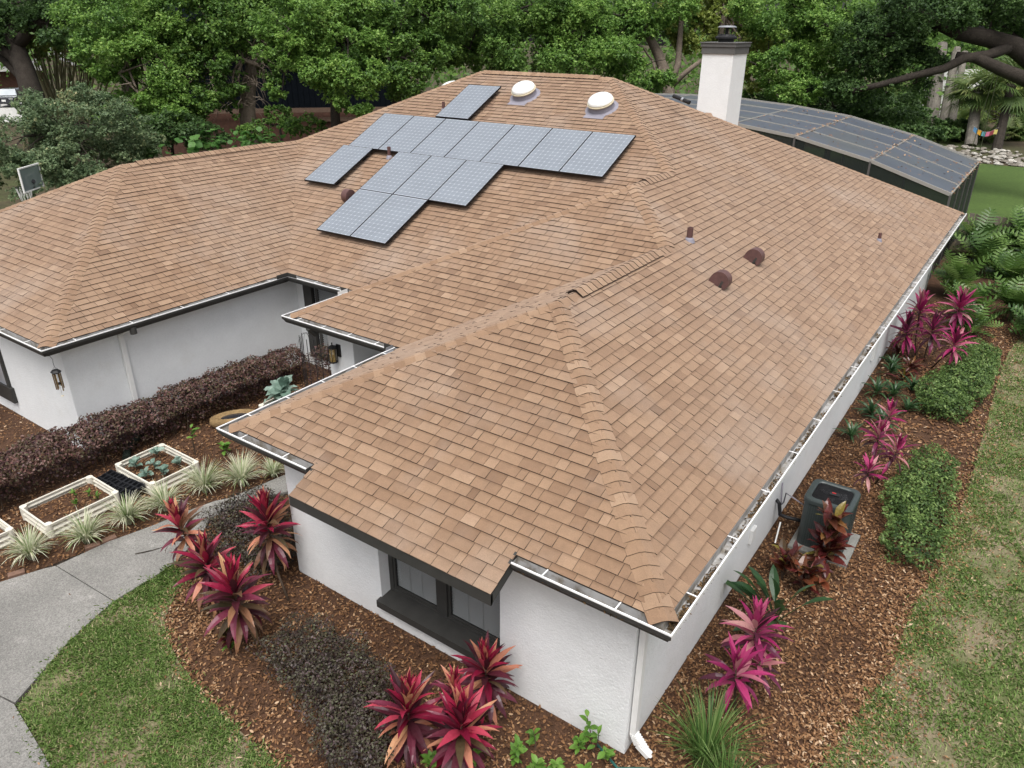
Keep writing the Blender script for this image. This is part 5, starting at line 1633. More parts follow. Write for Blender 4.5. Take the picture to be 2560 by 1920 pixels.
# ------------------------------------------------------------------ trees
def crown(ells, n, size, dens_top=.35, blob=(.15, .40), nb=30, twig=9):
    """leaf sprays: ells = (cx,cy,cz,rx,ry,rz); returns quads, rnd and blob centres"""
    Vs, rs, cs = [], [], []
    ells = np.array(ells, float)
    wgt = (ells[:, 3] * ells[:, 4] * ells[:, 5]) ** (2 / 3)
    wgt /= wgt.sum()
    for e, w_ in zip(ells, wgt):
        R_ = e[3:6]; Rm = R_.mean()
        k = max(6, int(nb * (.4 + w_ * len(ells) * .6)))
        d = unit(rng.normal(size=(k, 3)))
        d[:, 2] = d[:, 2] * .8 + .12
        rad = rng.uniform(.35, .95, k) ** .5
        C = e[:3] + d * rad[:, None] * R_
        rb = Rm * rng.uniform(*blob, k)
        cs.extend([tuple(c) for c in C])
        m = int(n * w_)
        nt = max(1, m // twig)
        ib = rng.choice(k, nt, p=rb ** 2 / (rb ** 2).sum())
        td = unit(rng.normal(size=(nt, 3)) + np.array([0, 0, .45]) + d[ib] * .5)
        T0 = C[ib] + td * (rb[ib] * rng.uniform(.45, .9, nt))[:, None] * np.array([1.15, 1.15, .72])
        tl = rb[ib] * rng.uniform(.25, .45, nt)
        cb = rng.normal(size=k)[ib] * .10
        I = np.repeat(np.arange(nt), twig)
        tt = np.tile(np.linspace(0, 1, twig), nt)
        tdir = unit(td + rng.normal(size=td.shape) * .45)
        P = T0[I] + tdir[I] * (tl[I] * tt)[:, None] + rng.normal(size=(len(I), 3)) * (tl[I] * .22)[:, None]
        nr = unit(td[I] * .4 + np.array([0, 0, .75]) + rng.normal(size=P.shape) * .6)
        ln = size * rng.uniform(.65, 1.35, len(I))
        Vs.append(leafquads(P, nr, ln * 1.3, ln * .72, tdir[I] + rng.normal(size=P.shape) * .6))
        rs.append(np.clip(.42 + cb[I] + rng.normal(size=len(I)) * .16 + (tt - .5) * .18 + rng.normal(size=nt)[I] * .07, 0, 1))
    return np.concatenate(Vs), np.concatenate(rs), cs

def curve(p, q, sag=.1, n=6, jit=.08):
    p, q = Vector(p), Vector(q)
    d = q - p; ln = d.length
    o = [p]
    for i in range(1, n):
        t = i / n
        o.append(p + d * t + Vector((random.uniform(-1, 1), random.uniform(-1, 1), random.uniform(-.6, .6))) * ln * jit + Vector((0, 0, math.sin(t * math.pi) * ln * sag)))
    o.append(q)
    return o

def tree(name, label, cat, foot, trunk, ells, n, size, m_leaf, m_bk, r0=.3, limbs=(), group="oaks and elms behind the house", twigs=14, blob=(.15, .40), nb=30, extra=True):
    root = thing(name, foot, label, cat, group)
    V, r, cs = crown(ells, int(n * 1.22), size * .85, blob=blob, nb=nb)
    polys("crown", V, r, m_leaf, root, "stuff")
    b = MB()
    tp = [Vector(foot) - Vector((0, 0, .2))] + [Vector(p) for p in trunk]
    b.tube(tp, [r0 * (1.25 if i == 0 else 1 - .55 * i / len(tp)) for i in range(len(tp))], 12)
    b.build("trunk", m_bk, root, smooth=True)
    for lb in limbs:
        rr = lb[0]
        b = MB(); b.tube([Vector(p) for p in lb[1]], [max(.02, rr * (1 - .6 * i / len(lb[1]))) for i in range(len(lb[1]))], 9)
        b.build("limb", m_bk, root, smooth=True)
    b = MB()
    top = tp[-1]
    anch = [top] + [Vector(p) for lb in limbs for p in lb[1][1:]]
    for c in random.sample(cs, min(twigs, len(cs))):
        c = Vector(c)
        a = min(anch, key=lambda q: (q - c).length)
        ln = (c - a).length
        pts = curve(a, c, .06, 6, .07)
        r1 = min(r0 * .35, .03 + ln * .018)
        b.tube(pts, [r1 * (1 - .8 * i / (len(pts) - 1)) for i in range(len(pts))], 6)
        for k in range(3):
            s_ = pts[3 + k]
            b.tube(curve(s_, s_ + Vector((random.uniform(-1, 1), random.uniform(-1, 1), random.uniform(-.3, .7))) * ln * .28, .05, 3, .1), [r1 * .4, r1 * .3, r1 * .18, r1 * .1], 4)
    b.build("branches", m_bk, root, kind="stuff", smooth=True)
    return root

def E_(px, py, rx, ry, d, rz=None):
    """ellipsoid seen at a direction and distance; kept as plain world numbers"""
    c = gat(px, py, d)
    return (c.x, c.y, c.z, rx * d / FOC, rx * d / FOC * .9, ry * d / FOC)
def G_(px, py, d, z=None):
    p = gat(px, py, d)
    return (p.x, p.y, p.z if z is None else z)
foot = lambda px, py, d: G_(px, py, d, 0)

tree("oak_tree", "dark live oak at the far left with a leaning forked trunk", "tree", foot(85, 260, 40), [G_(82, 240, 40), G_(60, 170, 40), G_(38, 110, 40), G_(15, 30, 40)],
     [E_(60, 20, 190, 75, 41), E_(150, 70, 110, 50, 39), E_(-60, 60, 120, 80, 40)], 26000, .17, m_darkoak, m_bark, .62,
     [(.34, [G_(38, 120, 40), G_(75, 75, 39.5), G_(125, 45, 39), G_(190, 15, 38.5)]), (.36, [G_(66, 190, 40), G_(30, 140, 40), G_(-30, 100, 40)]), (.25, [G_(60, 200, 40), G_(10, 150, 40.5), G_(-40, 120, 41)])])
tree("elm_tree", "tall fresh green tree left of centre, drooping over the olive shrub", "tree", foot(330, 330, 33), [G_(330, 250, 33), G_(325, 150, 33), G_(330, 50, 33)],
     [E_(300, 60, 130, 100, 32), E_(270, 150, 80, 80, 31), E_(370, 200, 110, 110, 32), E_(350, 290, 90, 55, 31.5), E_(420, 60, 110, 110, 33), E_(430, 280, 80, 50, 32)], 70000, .11, m_elm, m_barkl, .35)
tree("oak_tree", "large tree with a thick grey trunk and dead hanging twigs, left of the solar roof", "tree", foot(620, 330, 34), [G_(618, 280, 34), G_(622, 210, 34), G_(640, 130, 34), G_(655, 40, 34)],
     [E_(540, 60, 130, 100, 33), E_(470, 150, 80, 90, 33), E_(640, 30, 130, 80, 34), E_(560, 190, 60, 80, 32.5), E_(500, 260, 70, 50, 33), E_(690, 170, 45, 60, 33.5), E_(585, 280, 22, 30, 33)], 52000, .12, m_oak, m_barkl, .40,
     [(.13, [G_(650, 170, 33.6), G_(640, 162, 33), G_(605, 148, 32.8), G_(545, 140, 32.6)]), (.24, [G_(640, 130, 34), G_(690, 80, 33.8), G_(720, 20, 33.5)]), (.2, [G_(630, 160, 34), G_(590, 90, 34), G_(560, 30, 34)])])
tree("elm_tree", "light green tree with bright leaf clusters, right of the thick grey trunk", "tree", foot(838, 340, 31), [G_(838, 290, 31), G_(836, 220, 31), G_(850, 120, 31), G_(870, 40, 31)],
     [E_(740, 60, 110, 80, 29.5), E_(720, 140, 75, 60, 29), E_(830, 110, 110, 90, 30), E_(880, 200, 85, 70, 29.5), E_(790, 185, 60, 45, 29), E_(900, 60, 90, 80, 31), E_(880, 265, 60, 30, 29.5), E_(690, 225, 28, 35, 29)], 70000, .105, m_elm, m_bark, .22)
tree("oak_tree", "dark green oak directly behind the left hip of the roof", "tree", foot(990, 300, 33), [G_(990, 220, 33), G_(1000, 130, 33), G_(1010, 50, 33)],
     [E_(980, 100, 100, 90, 32), E_(1000, 200, 95, 50, 31.5), E_(1090, 50, 120, 80, 33), E_(1060, 130, 90, 50, 32)], 50000, .115, m_oak, m_bark, .25, [(.15, [G_(1000, 150, 33), G_(960, 120, 32), G_(900, 90, 31.5)])])
tree("oak_tree", "leafy oak behind the middle of the main ridge", "tree", foot(1230, 250, 36), [G_(1230, 180, 36), G_(1240, 110, 36), G_(1250, 30, 36)],
     [E_(1180, 60, 120, 80, 35), E_(1240, 140, 130, 45, 35), E_(1320, 40, 120, 80, 36), E_(1130, 140, 70, 40, 34)], 46000, .12, m_oak, m_bark, .22, [(.12, [G_(1240, 110, 36), G_(1200, 60, 35.5), G_(1160, 20, 35)])])
tree("elm_tree", "bright green tree behind the right end of the main ridge", "tree", foot(1420, 250, 37), [G_(1420, 190, 37), G_(1430, 110, 37), G_(1440, 30, 37)],
     [E_(1420, 60, 110, 80, 36), E_(1450, 150, 130, 55, 36), E_(1520, 60, 90, 70, 37), E_(1540, 150, 80, 50, 36), E_(1600, 200, 80, 30, 35.5)], 52000, .12, m_elm, m_bark, .22)
tree("oak_tree", "tree with a pale forked trunk just left of the chimney", "tree", foot(1668, 260, 38), [G_(1672, 235, 38), G_(1665, 190, 38), G_(1645, 135, 38), G_(1622, 90, 38), G_(1600, 40, 38)],
     [E_(1640, 10, 110, 60, 37.5), E_(1580, 60, 60, 50, 37), E_(1700, 60, 60, 60, 39)], 15000, .14, m_elm, m_barkl, .34,
     [(.20, [G_(1672, 225, 38), G_(1695, 160, 38), G_(1700, 90, 38), G_(1705, 30, 38)]), (.16, [G_(1678, 215, 38), G_(1715, 180, 37.8), G_(1755, 150, 37.6)]), (.10, [G_(1655, 160, 38), G_(1640, 190, 37.6), G_(1632, 150, 37.3)])], twigs=10)
tree("maple_tree", "yellow green tree rising behind the chimney", "tree", foot(1780, 300, 40), [G_(1790, 220, 40), G_(1800, 120, 40), G_(1810, 30, 40)],
     [E_(1735, 80, 55, 80, 39), E_(1830, 60, 70, 80, 40), E_(1890, 110, 60, 70, 39), E_(1890, 200, 45, 40, 38.5), E_(1770, 20, 110, 50, 41)], 26000, .15, m_yellowleaf, m_barkl, .22)
tree("oak_tree", "dense rounded green oak right of the chimney, above the pool enclosure", "tree", foot(2010, 330, 38), [G_(2010, 240, 38), G_(2010, 150, 38), G_(2010, 60, 38)],
     [E_(1960, 40, 120, 70, 37), E_(2020, 105, 95, 75, 36), E_(2060, 30, 110, 60, 38), E_(1950, 175, 75, 60, 36), E_(1985, 235, 75, 38, 35.5), E_(2085, 190, 60, 60, 36.5)], 60000, .12, m_elm, m_bark, .25)
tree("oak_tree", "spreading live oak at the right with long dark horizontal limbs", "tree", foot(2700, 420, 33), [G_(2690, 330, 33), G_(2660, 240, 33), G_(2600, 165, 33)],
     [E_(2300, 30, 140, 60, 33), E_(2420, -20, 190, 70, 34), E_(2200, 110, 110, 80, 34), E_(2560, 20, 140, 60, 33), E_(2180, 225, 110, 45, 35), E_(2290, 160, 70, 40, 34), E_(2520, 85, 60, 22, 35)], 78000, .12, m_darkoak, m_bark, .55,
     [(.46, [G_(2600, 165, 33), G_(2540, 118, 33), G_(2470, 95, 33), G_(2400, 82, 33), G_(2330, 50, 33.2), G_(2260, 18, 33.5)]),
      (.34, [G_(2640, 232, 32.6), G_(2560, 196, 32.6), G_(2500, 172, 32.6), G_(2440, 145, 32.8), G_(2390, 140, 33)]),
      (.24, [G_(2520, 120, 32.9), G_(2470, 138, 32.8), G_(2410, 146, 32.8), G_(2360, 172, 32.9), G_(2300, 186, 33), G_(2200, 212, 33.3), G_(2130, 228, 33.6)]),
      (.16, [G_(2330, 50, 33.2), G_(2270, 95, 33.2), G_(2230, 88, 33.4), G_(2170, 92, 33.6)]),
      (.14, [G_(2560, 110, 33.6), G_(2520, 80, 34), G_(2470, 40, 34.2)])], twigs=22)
dead = thing("dead_branch_tangle", foot(600, 330, 33), "tangle of bare grey twigs hanging around the thick trunk", "branches")
b = MB()
for i in range(150):
    p = Vector(gat(random.uniform(520, 660), random.uniform(90, 260), 33 + random.uniform(-.8, .3)))
    q = p + _r * random.uniform(-.9, .9) + Vector((0, 0, random.uniform(-1.1, -.1)))
    b.tube(curve(p, q, .12, 4, .10), [.014, .011, .009, .006, .004], 4)
b.build("twigs", m_barkl, dead, kind="stuff")
# low dark trees filling under the oaks on the right
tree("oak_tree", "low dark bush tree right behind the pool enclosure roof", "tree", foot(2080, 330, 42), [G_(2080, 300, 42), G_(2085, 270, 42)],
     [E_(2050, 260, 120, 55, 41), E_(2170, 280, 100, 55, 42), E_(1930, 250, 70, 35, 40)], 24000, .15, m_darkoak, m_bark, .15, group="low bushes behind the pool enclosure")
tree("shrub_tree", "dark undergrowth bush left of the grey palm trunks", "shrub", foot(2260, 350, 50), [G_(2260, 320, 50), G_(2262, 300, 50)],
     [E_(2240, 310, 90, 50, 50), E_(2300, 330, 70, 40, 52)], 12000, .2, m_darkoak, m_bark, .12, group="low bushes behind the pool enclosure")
tree("shrub_tree", "sunny yellow green bush behind the swing ropes", "shrub", foot(2520, 360, 62), [G_(2520, 330, 62), G_(2522, 300, 62)],
     [E_(2500, 260, 90, 50, 66), E_(2540, 320, 70, 50, 64), E_(2410, 330, 50, 40, 64), E_(2460, 290, 60, 50, 66)], 16000, .24, m_yellowleaf, m_bark, .12, group="low bushes behind the pool enclosure")
for (px, py, d, rx, ry, mm, lab) in ((2400, 330, 53, 45, 30, m_darkoak, "dark leafy undergrowth between the grey trunks and the fan palm"), (2330, 350, 55, 50, 28, m_palmleaf, "olive undergrowth around the grey palm feet"),
                                 (2540, 355, 56, 50, 30, m_oak, "green undergrowth right of the leaning palm"), (2455, 365, 55, 30, 22, m_darkoak, "dark undergrowth below the coloured flags"), (2240, 345, 47, 70, 30, m_darkoak, "dark fern like undergrowth behind the enclosure's far edge")):
    tree("undergrowth_shrub", lab, "shrub", foot(px, py + 20, d), [G_(px, py + 8, d), G_(px + 2, py - 6, d)], [E_(px, py, rx, ry, d), E_(px - rx * .7, py + 10, rx * .5, ry * .6, d)], 7000, .19, mm, m_bark, .05, group="undergrowth below the palms", twigs=6)
# olive shrub mass, left
tree("shrub_tree", "big rounded olive green shrub behind the garage wing", "shrub", foot(170, 430, 27), [G_(170, 380, 27), G_(175, 320, 27)],
     [E_(70, 370, 130, 100, 26), E_(180, 300, 130, 80, 27), E_(280, 330, 110, 95, 28), E_(250, 420, 120, 55, 27), E_(60, 450, 120, 50, 25), E_(350, 370, 70, 50, 29), E_(150, 420, 110, 60, 26), E_(-40, 420, 90, 80, 26)], 62000, .085, m_olive, m_bark, .10, group=None, twigs=20, blob=(.16, .26), nb=40)
tree("shrub_tree", "dark low bush under the light green trees", "shrub", foot(430, 380, 32), [G_(430, 370, 32), G_(432, 350, 32)],
     [E_(430, 330, 90, 45, 31), E_(520, 350, 60, 30, 31), E_(340, 385, 50, 22, 29)], 12000, .11, m_darkoak, m_bark, .08, group=None)
tree("shrub_tree", "grey green bush against the neighbour's brick wall", "shrub", foot(700, 330, 33), [G_(700, 320, 33), G_(702, 310, 33)],
     [E_(690, 295, 40, 32, 33), E_(760, 320, 60, 25, 32), E_(640, 330, 50, 25, 32)], 6000, .11, m_oak, m_bark, .06, group=None)
# broad leaves in front of the wall
ELE = blade_mesh("heart_leaf", .55, .48, leafmat("heart_leaf_green", [(.034, .09, .020), (.055, .135, .030), (.085, .18, .045)], objrand=True), .5, .15, 5, 1.2, .04, .6)
for k, (px, py, d) in enumerate(((480, 365, 29), (545, 350, 30), (610, 355, 30), (655, 345, 30.5), (690, 335, 31), (430, 370, 29), (570, 360, 29.5), (505, 345, 30.5))):
    p = G_(px, py - 12, d)
    leaf_plant("elephant_ear_plant", (p[0], p[1], 0), "broad heart leaved plant " + ["left of centre above the garage ridge", "below the lattice panel", "in the middle of the row behind the ridge", "right of the middle behind the ridge", "nearest the main roof hip",
               "at the left end behind the ridge", "between two taller ones behind the ridge", "furthest back below the lattice"][k],
               [(ELE, 36, -10, 45, .42, .75, p[2] * .68, p[2] + .35, .9)], "broad leaved plants behind the garage ridge", stem_h=10)

# bamboo
bam = thing("bamboo_clump", foot(145, 240, 44), "clump of pale bamboo canes fanning out behind the olive shrub", "bamboo")
f0 = Vector(foot(145, 240, 44))
for i in range(85):
    a_ = random.gauss(0, 1)
    top = gat(145 + a_ * 75, 95 + random.uniform(-25, 25) + abs(a_) * 10, 44 + random.uniform(-1.5, 1.5))
    bs_ = f0 + _r * (a_ * .9 + random.uniform(-.3, .3)) + Vector((0, random.uniform(-1, 1), -.1))
    b = MB(); b.tube([bs_, bs_.lerp(top, .5) - Vector((_r.x, _r.y, 0)) * a_ * .35, top], [.045, .04, .02], 5, r=random.random()); b.build("cane", m_culm, bam)
V, r, _c = crown([E_(150, 100, 130, 45, 44), E_(240, 150, 60, 50, 44), E_(60, 130, 60, 50, 44)], 9000, .2)
polys("foliage", V, r, m_bamboo, bam, "stuff")

# palms
def fan_palm(px0, py0, px1, py1, d, r_, label, nf=16, fl=1.3, m_bk=m_palmbark, group="palms behind the rear lawn", leaves=True, top=None):
    f = Vector(foot(px0, py0, d)); f = Vector(gat(px0, py0, d)); f.z = 0
    t = gat(px1, py1, d)
    root = thing("palm_tree", f, label, "palm tree", group)
    b = MB(); pts = [f.lerp(t, i / 14) for i in range(15)]
    b.tube(pts, [r_ * (1.15 - .25 * i / 14 + .05 * (i % 2)) for i in range(15)], 10); b.build("trunk", m_bk, root)
    if leaves:
        Vs, rs = [], []
        for i in range(nf):
            az = i * 2.4; el = math.radians(random.uniform(-35, 70))
            dr = Vector((math.cos(az) * math.cos(el), math.sin(az) * math.cos(el), math.sin(el)))
            hub = t + dr * fl * .55
            sd = dr.cross(Vector((0, 0, 1))).normalized(); up = sd.cross(dr)
            rv = random.random()
            for k in range(22):
                a_ = math.radians(-115 + 230 * k / 21)
                q = dr * math.cos(a_) + sd * math.sin(a_) + up * .12 - Vector((0, 0, .35 * abs(math.sin(a_)) + .15))
                q.normalize()
                ln = fl * random.uniform(.6, .8); w_ = q.cross(up).normalized() * .055
                m_ = hub + q * ln * .55; e = hub + q * ln - Vector((0, 0, .12 * fl))
                Vs.append([hub, m_ + w_, e, m_ - w_]); rs.append(rv * .6 + random.random() * .3)
        polys("crown", np.array([[tuple(v) for v in q] for q in Vs]), np.array(rs), m_palmleaf, root, "stuff")
        b = MB()
        for i in range(nf):
            az = i * 2.4
        b.lathe([(r_ * .9, -.3), (r_ * 1.3, 0), (r_ * .5, .3)], tuple(t), 10); b.build("crownshaft", m_bark, root)
    return root
fan_palm(2322, 345, 2355, 110, 56, .42, "thick grey palm trunk, the left one of three", leaves=False)
fan_palm(2350, 352, 2392, 120, 55.5, .30, "grey palm trunk in the middle of three", leaves=False)
fan_palm(2368, 360, 2412, 130, 55, .24, "slender grey palm trunk, the right one of three", leaves=False)
fan_palm(2420, 388, 2446, 225, 51, .33, "fan palm with a grey trunk by the swing rope", 28, 2.0)
fan_palm(2484, 402, 2528, 215, 49.5, .26, "fan palm with a brown leaning trunk standing on the rocks", 30, 2.2, m_bark)
fan_palm(2200, 330, 2210, 235, 52, .16, "small fan palm with yellowing fronds behind the enclosure", 12, 1.5, m_bark)
fan_palm(2400, 350, 2400, 250, 60, .16, "small fan palm between the grey trunks", 14, 1.6, m_bark)
fan_palm(2300, 350, 2290, 270, 60, .14, "young fan palm in the shade left of the grey trunks", 12, 1.5, m_bark)
tree("oak_tree", "dim green tree filling the gap behind the grey palm trunks", "tree", foot(2420, 360, 70), [G_(2420, 300, 70), G_(2425, 200, 70)],
     [E_(2330, 150, 110, 60, 70), E_(2450, 170, 120, 80, 72), E_(2560, 200, 110, 80, 72), E_(2260, 240, 60, 40, 66), E_(2440, 270, 40, 30, 70)], 26000, .24, m_oak, m_bark, .2, group="low bushes behind the pool enclosure")
for k, (px, py, d, h_, lab) in enumerate(((2275, 350, 54, 26, "low fan palm shrub left of the grey palm feet"), (2340, 372, 54, 30, "low fan palm shrub hiding the feet of the grey palms"), (2395, 384, 53, 34, "low fan palm shrub right of the grey palms"),
                                  (2452, 388, 53, 40, "low fan palm shrub below the coloured flags"), (2515, 385, 54, 44, "low fan palm shrub right of the leaning palm"), (2560, 380, 54, 50, "low fan palm shrub at the right edge"), (2420, 340, 58, 40, "low fan palm shrub deep in the shade"), (2545, 300, 57, 40, "taller fan palm shrub at the right edge"))):
    fan_palm(px, py, px + 3, py - h_, d, .12, lab, 22, 1.35, m_bark, "fan palm shrubs behind the rocks")
# swing with flags
o = thing("rope_swing", G_(2430, 385, 42, 0), "pair of thin swing ropes hanging from the right hand oak", "swing")
b = MB(); b.tube([gat(2497, 150, 33), gat(2424, 388, 44)], .018, 5); b.tube([gat(2502, 155, 33), gat(2448, 385, 44)], .018, 5); b.build("rope", m_rope, o)
o = thing("flag_string", G_(2460, 330, 46, 0), "string of six small coloured flags by the palm trunk", "flags")
FP = [gat(2436 + i * 10, y, 46) for i, y in enumerate((316, 323, 328, 330, 329, 324))]
b = MB(); b.tube([gat(2430, 312, 46)] + FP + [gat(2498, 318, 46)], .008, 4); b.build("cord", m_rope, o)
for i in range(6):
    p = FP[i]; c = m_ = p + _r * .20
    b = MB(); q = [p, p + _r * .21 + Vector((0, 0, (FP[min(i + 1, 5)] - p).z)), p + _r * .20 + Vector((0, 0, (FP[min(i + 1, 5)] - p).z - .27)), p + _r * -.01 - Vector((0, 0, .27))]
    b.face(q); b.face([v + Vector((.01, .01, 0)) for v in reversed(q)]); b.build("flag", FLAGC[i], o)
# pale rocks edging the rear lawn
b = MB()
rr_ = []
for i in range(420):
    x = random.uniform(-5.5, 4.5); y = 48.0 + random.random() ** 1.3 * 7.0
    s_ = random.uniform(.10, .34)
    k0 = len(b.f)
    M = Matrix.Translation((x, y, s_ * .18)) @ Matrix.Rotation(random.random() * 6, 4, 'Z') @ Matrix.Diagonal((s_ * 1.5, s_, s_ * .62, 1))
    b.lathe([(0, -.3), (.45, -.28), (.55, .05), (.36, .42), (0, .52)], None, 7, 0, M=M)
    q = random.random()
    b.r[k0:] = [q] * (len(b.f) - k0)
tag(b.build("rocks", m_rock, None, kind="stuff"), "border of pale stones between the rear lawn and the palms", "rocks")

# ------------------------------------------------------------------ neighbours
nb = thing("brick_house", G_(680, 330, 40, 0), "neighbour's dark brick house with siding and roof coloured as deep shade behind the trunks", "house")
A = Vector(gat(480, 262, 41)); Bq = Vector(gat(1000, 245, 43)); A.z = Bq.z = 2.75
dr = (Bq - A).normalized(); bk = Vector((-dr.y, dr.x, 0))
b = MB(); A0, B0 = A - dr * 2, Bq
b.face([(A0.x, A0.y, 0), (B0.x, B0.y, 0), tuple(B0), tuple(A0)]); b.build("wall", m_nbrick, nb)
b = MB(); b.bar(A0 - bk * .35 + Vector((0, 0, .08)), B0 - bk * .35 + Vector((0, 0, .08)), .05, .24); b.build("fascia", m_nbeam, nb)
b = MB(); b.bar(A0 + dr * 8 - bk * .1 + Vector((0, 0, -.45)), A0 + dr * 12 - bk * .1 + Vector((0, 0, -.45)), .08, .22); b.build("lintel", m_nbeam, nb)
nlen = (B0 - A0).length
b = MB(); e0, e1 = A0 + bk * .1, B0 + bk * .1; b.face([e0, e1, e1 + Vector((0, 0, 3.2)), e0 + Vector((0, 0, 3.2))]); b.build("upper_wall", m_nroof, nb)
for k in range(int(nlen / .3)):
    b = MB(); p = e0 + dr * (.15 + k * .3) - bk * .012; b.bar(p + Vector((0, 0, .1)), p + Vector((0, 0, 3.1)), .03, .03); b.build("batten", m_nroof, nb)
b = MB(); e0, e1 = e0 + Vector((0, 0, 3.2)) - bk * .6, e1 + Vector((0, 0, 3.2)) - bk * .6; b.face([e0, e1, e1 + bk * 7 + Vector((0, 0, 2.8)), e0 + bk * 7 + Vector((0, 0, 2.8))]); b.build("roof", m_nroof, nb)
lt = thing("lattice_panel", G_(520, 330, 38, 0), "grey diamond lattice panel in the shade by the brick wall", "lattice")
b = MB(); c0, c1 = Vector(gat(505, 320, 38)), Vector(gat(538, 318, 38)); dd = (c1 - c0); dd.z = 0; wl = dd.length; dd.normalize(); z0_ = 1.2
for k in range(-8, 12):
    for sg in (1, -1):
        p = c0 + dd * (k * wl / 6); q = p + dd * (sg * 1.3)
        pa, pb = Vector((p.x, p.y, z0_)), Vector((q.x, q.y, z0_ + 1.3))
        ta, tb = 0, 1
        # clip to the panel width
        u0 = (pa - Vector((c0.x, c0.y, z0_))).dot(dd); u1 = (pb - Vector((c0.x, c0.y, z0_))).dot(dd)
        for lim in (0, wl):
            if (u0 - lim) * (u1 - lim) < 0:
                tt = (lim - u0) / (u1 - u0)
                if (lim == 0) == (u1 > u0): ta = max(ta, tt)
                else: tb = min(tb, tt)
        if (u0 < 0 and u1 < 0) or (u0 > wl and u1 > wl) or tb <= ta: continue
        b.bar(pa.lerp(pb, ta), pa.lerp(pb, tb), .012, .035)
b.build("slats", m_wood, lt, kind="stuff")
b = MB(); cc0 = Vector((c0.x, c0.y, z0_)); b.bar(cc0, cc0 + Vector((0, 0, 1.3)), .05, .05); b.bar(cc0 + dd * wl, cc0 + dd * wl + Vector((0, 0, 1.3)), .05, .05); b.bar(cc0, cc0 + dd * wl, .05, .05); b.bar(cc0 + Vector((0, 0, 1.3)), cc0 + dd * wl + Vector((0, 0, 1.3)), .05, .05)
b.build("frame", m_wood, lt)

gh = thing("grey_roof_house", G_(10, 220, 75, 0), "distant house with grey roof and white eave at the left edge", "house")
A = gat(-120, 212, 78); Bq = gat(120, 205, 84); A.z = Bq.z = 2.6
dr = (Bq - A); dr.z = 0; dr.normalize(); bk = Vector((-dr.y, dr.x, 0))
b = MB(); b.face([(A.x, A.y, 0), (Bq.x, Bq.y, 0), tuple(Bq), tuple(A)]); b.build("wall", m_nbrick, gh)
b = MB(); b.bar(A - bk * .5, Bq - bk * .5, .1, .28); b.build("fascia", m_white, gh)
b = MB(); b.face([A - bk * .5 + Vector((0, 0, .15)), Bq - bk * .5 + Vector((0, 0, .15)), Bq + bk * 6 + Vector((0, 0, 2.8)), A + bk * 6 + Vector((0, 0, 2.8))]); b.build("roof", m_groof, gh)
th = thing("tan_house", G_(220, 210, 80, 0), "sunlit tan house wall glimpsed between bamboo and trees", "house")
A = gat(185, 205, 80); Bq = gat(262, 205, 84); A.z = Bq.z = 3.1
b = MB(); b.face([(A.x, A.y, 0), (Bq.x, Bq.y, 0), tuple(Bq), tuple(A)]); b.build("wall", m_tan, th)
dr = (Bq - A).normalized(); bk = Vector((-dr.y, dr.x, 0))
b = MB(); b.face([A - bk * .5, Bq - bk * .5, Bq + bk * 5 + Vector((0, 0, 2.0)), A + bk * 5 + Vector((0, 0, 2.0))]); b.build("roof", m_groof, th)
b = MB()
for k in range(5):
    b.bar(A.lerp(Bq, .05) + Vector((0, 0, -.5 - k * .5)) - bk * .02, A.lerp(Bq, .95) + Vector((0, 0, -.5 - k * .5)) - bk * .02, .02, .03)
b.build("siding_board", m_nbeam, th)
pw = thing("white_wall", G_(2370, 250, 66, 0), "pale white building wall glimpsed behind the grey palm trunks", "building")
A = gat(2270, 300, 68); Bq = gat(2470, 300, 66); A.z = Bq.z = 4.0
b = MB(); b.face([(A.x, A.y, 0), (Bq.x, Bq.y, 0), tuple(Bq), tuple(A)]); b.build("wall", m_pale, pw)
flat("road", [tuple(gat(-160, 330, 60).xy), tuple(gat(60, 305, 60).xy), tuple(gat(60, 262, 78).xy), tuple(gat(-160, 262, 78).xy)], -.01, m_road)

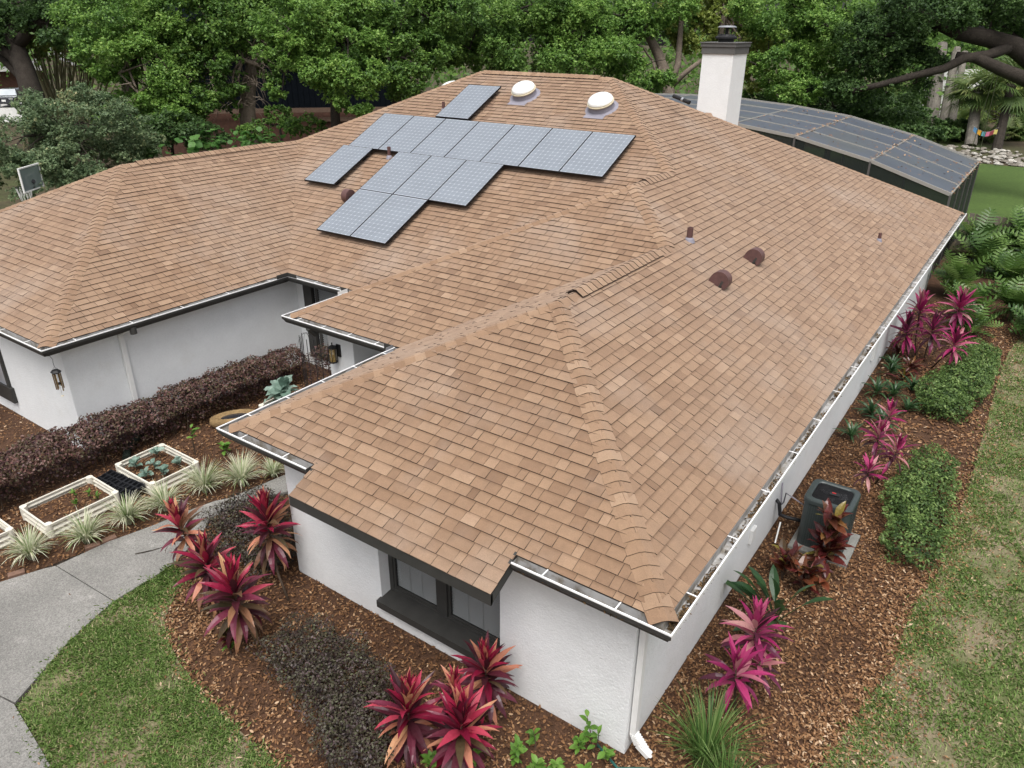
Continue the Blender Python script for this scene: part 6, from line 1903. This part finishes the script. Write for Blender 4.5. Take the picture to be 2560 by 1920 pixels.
# car
cp = gat(12, 262, 70); cp.z = 0
car = thing("parked_car", cp, "dark car parked nose out at the left edge", "car")
q = Matrix.Translation(cp) @ Matrix.Rotation(YAW + .25, 4, 'Z')
b = MB(); b.box(None, (1.85, 4.4, .62), M=q @ Matrix.Translation((0, 2.2, .62))); b.build("body", m_car, car, bevel=.12)
b = MB(); b.box(None, (1.70, 2.4, .62), M=q @ Matrix.Translation((0, 2.6, 1.22)), taper=.82); b.build("cabin", m_car, car, bevel=.1)
b = MB()
b.face([q @ Vector(v) for v in ((-.78, 1.33, .98), (.78, 1.33, .98), (.66, 1.60, 1.52), (-.66, 1.60, 1.52))]); b.build("windscreen", mat("windscreen_reflection", (.55, .6, .65), .1, spec=.8), car)  # white reflection in the glass is painted as its base colour
b = MB(); b.box(None, (.34, .03, .17), M=q @ Matrix.Translation((0, -.01, .62))); b.build("plate", m_white, car)
for sx in (-.62, .62):
    b = MB(); b.box(None, (.34, .05, .14), M=q @ Matrix.Translation((sx, -.005, .78))); b.build("headlight", m_steel, car)
for sx in (-.82, .82):
    for sy in (.8, 3.5):
        b = MB(); b.tube([q @ Vector((sx - .1, sy, .32)), q @ Vector((sx + .1, sy, .32))], .32, 16); b.build("wheel", m_black, car)

# far woods closing the view
n = 75000
th_ = rng.uniform(-.60, .72, n)
dist = rng.uniform(56, 92, n)
px = np.tan(th_)
base = np.array(CAM) 
fw = np.array((-_sy, _cy, 0)); rt_ = np.array((_cy, _sy, 0))
P = base + fw * dist[:, None] + rt_ * (px * dist)[:, None]
hgt = 9.5 + 3.5 * np.sin(th_ * 37) * np.cos(th_ * 13) + dist * .06
P[:, 2] = rng.random(n) ** .8 * hgt
clump_ = np.sin(P[:, 0] * .9 + P[:, 2] * 1.1) * np.cos(P[:, 1] * .8 - P[:, 2] * .7) + rng.normal(size=n) * .35
P += np.stack([np.sin(P[:, 2] * 2.1), np.cos(P[:, 2] * 1.7), np.zeros(n)], 1) * .5
keep = clump_ > -.15
# leave gaps where the photo looks through to buildings, road and rear lawn
sx = 1280 + FOC * px * .98
gap = ((sx < 60) & (P[:, 2] < 4.5)) | ((sx > 2280) & (dist < 70)) | ((sx > 60) & (sx < 275) & (dist < 85) & (P[:, 2] < 4))
keep &= ~gap
P, clump_ = P[keep], clump_[keep]
nr = unit(np.array([0, -.2, .8]) + rng.normal(size=P.shape) * .6)
ln = rng.uniform(.28, .55, len(P))
tag(polys("treeline", leafquads(P, nr, ln * 1.2, ln * .75), np.clip(.40 + clump_ * .15 + rng.normal(size=len(P)) * .14, 0, 1), m_oak, None, "stuff"), "mass of far green woods behind the garden trees", "woods")
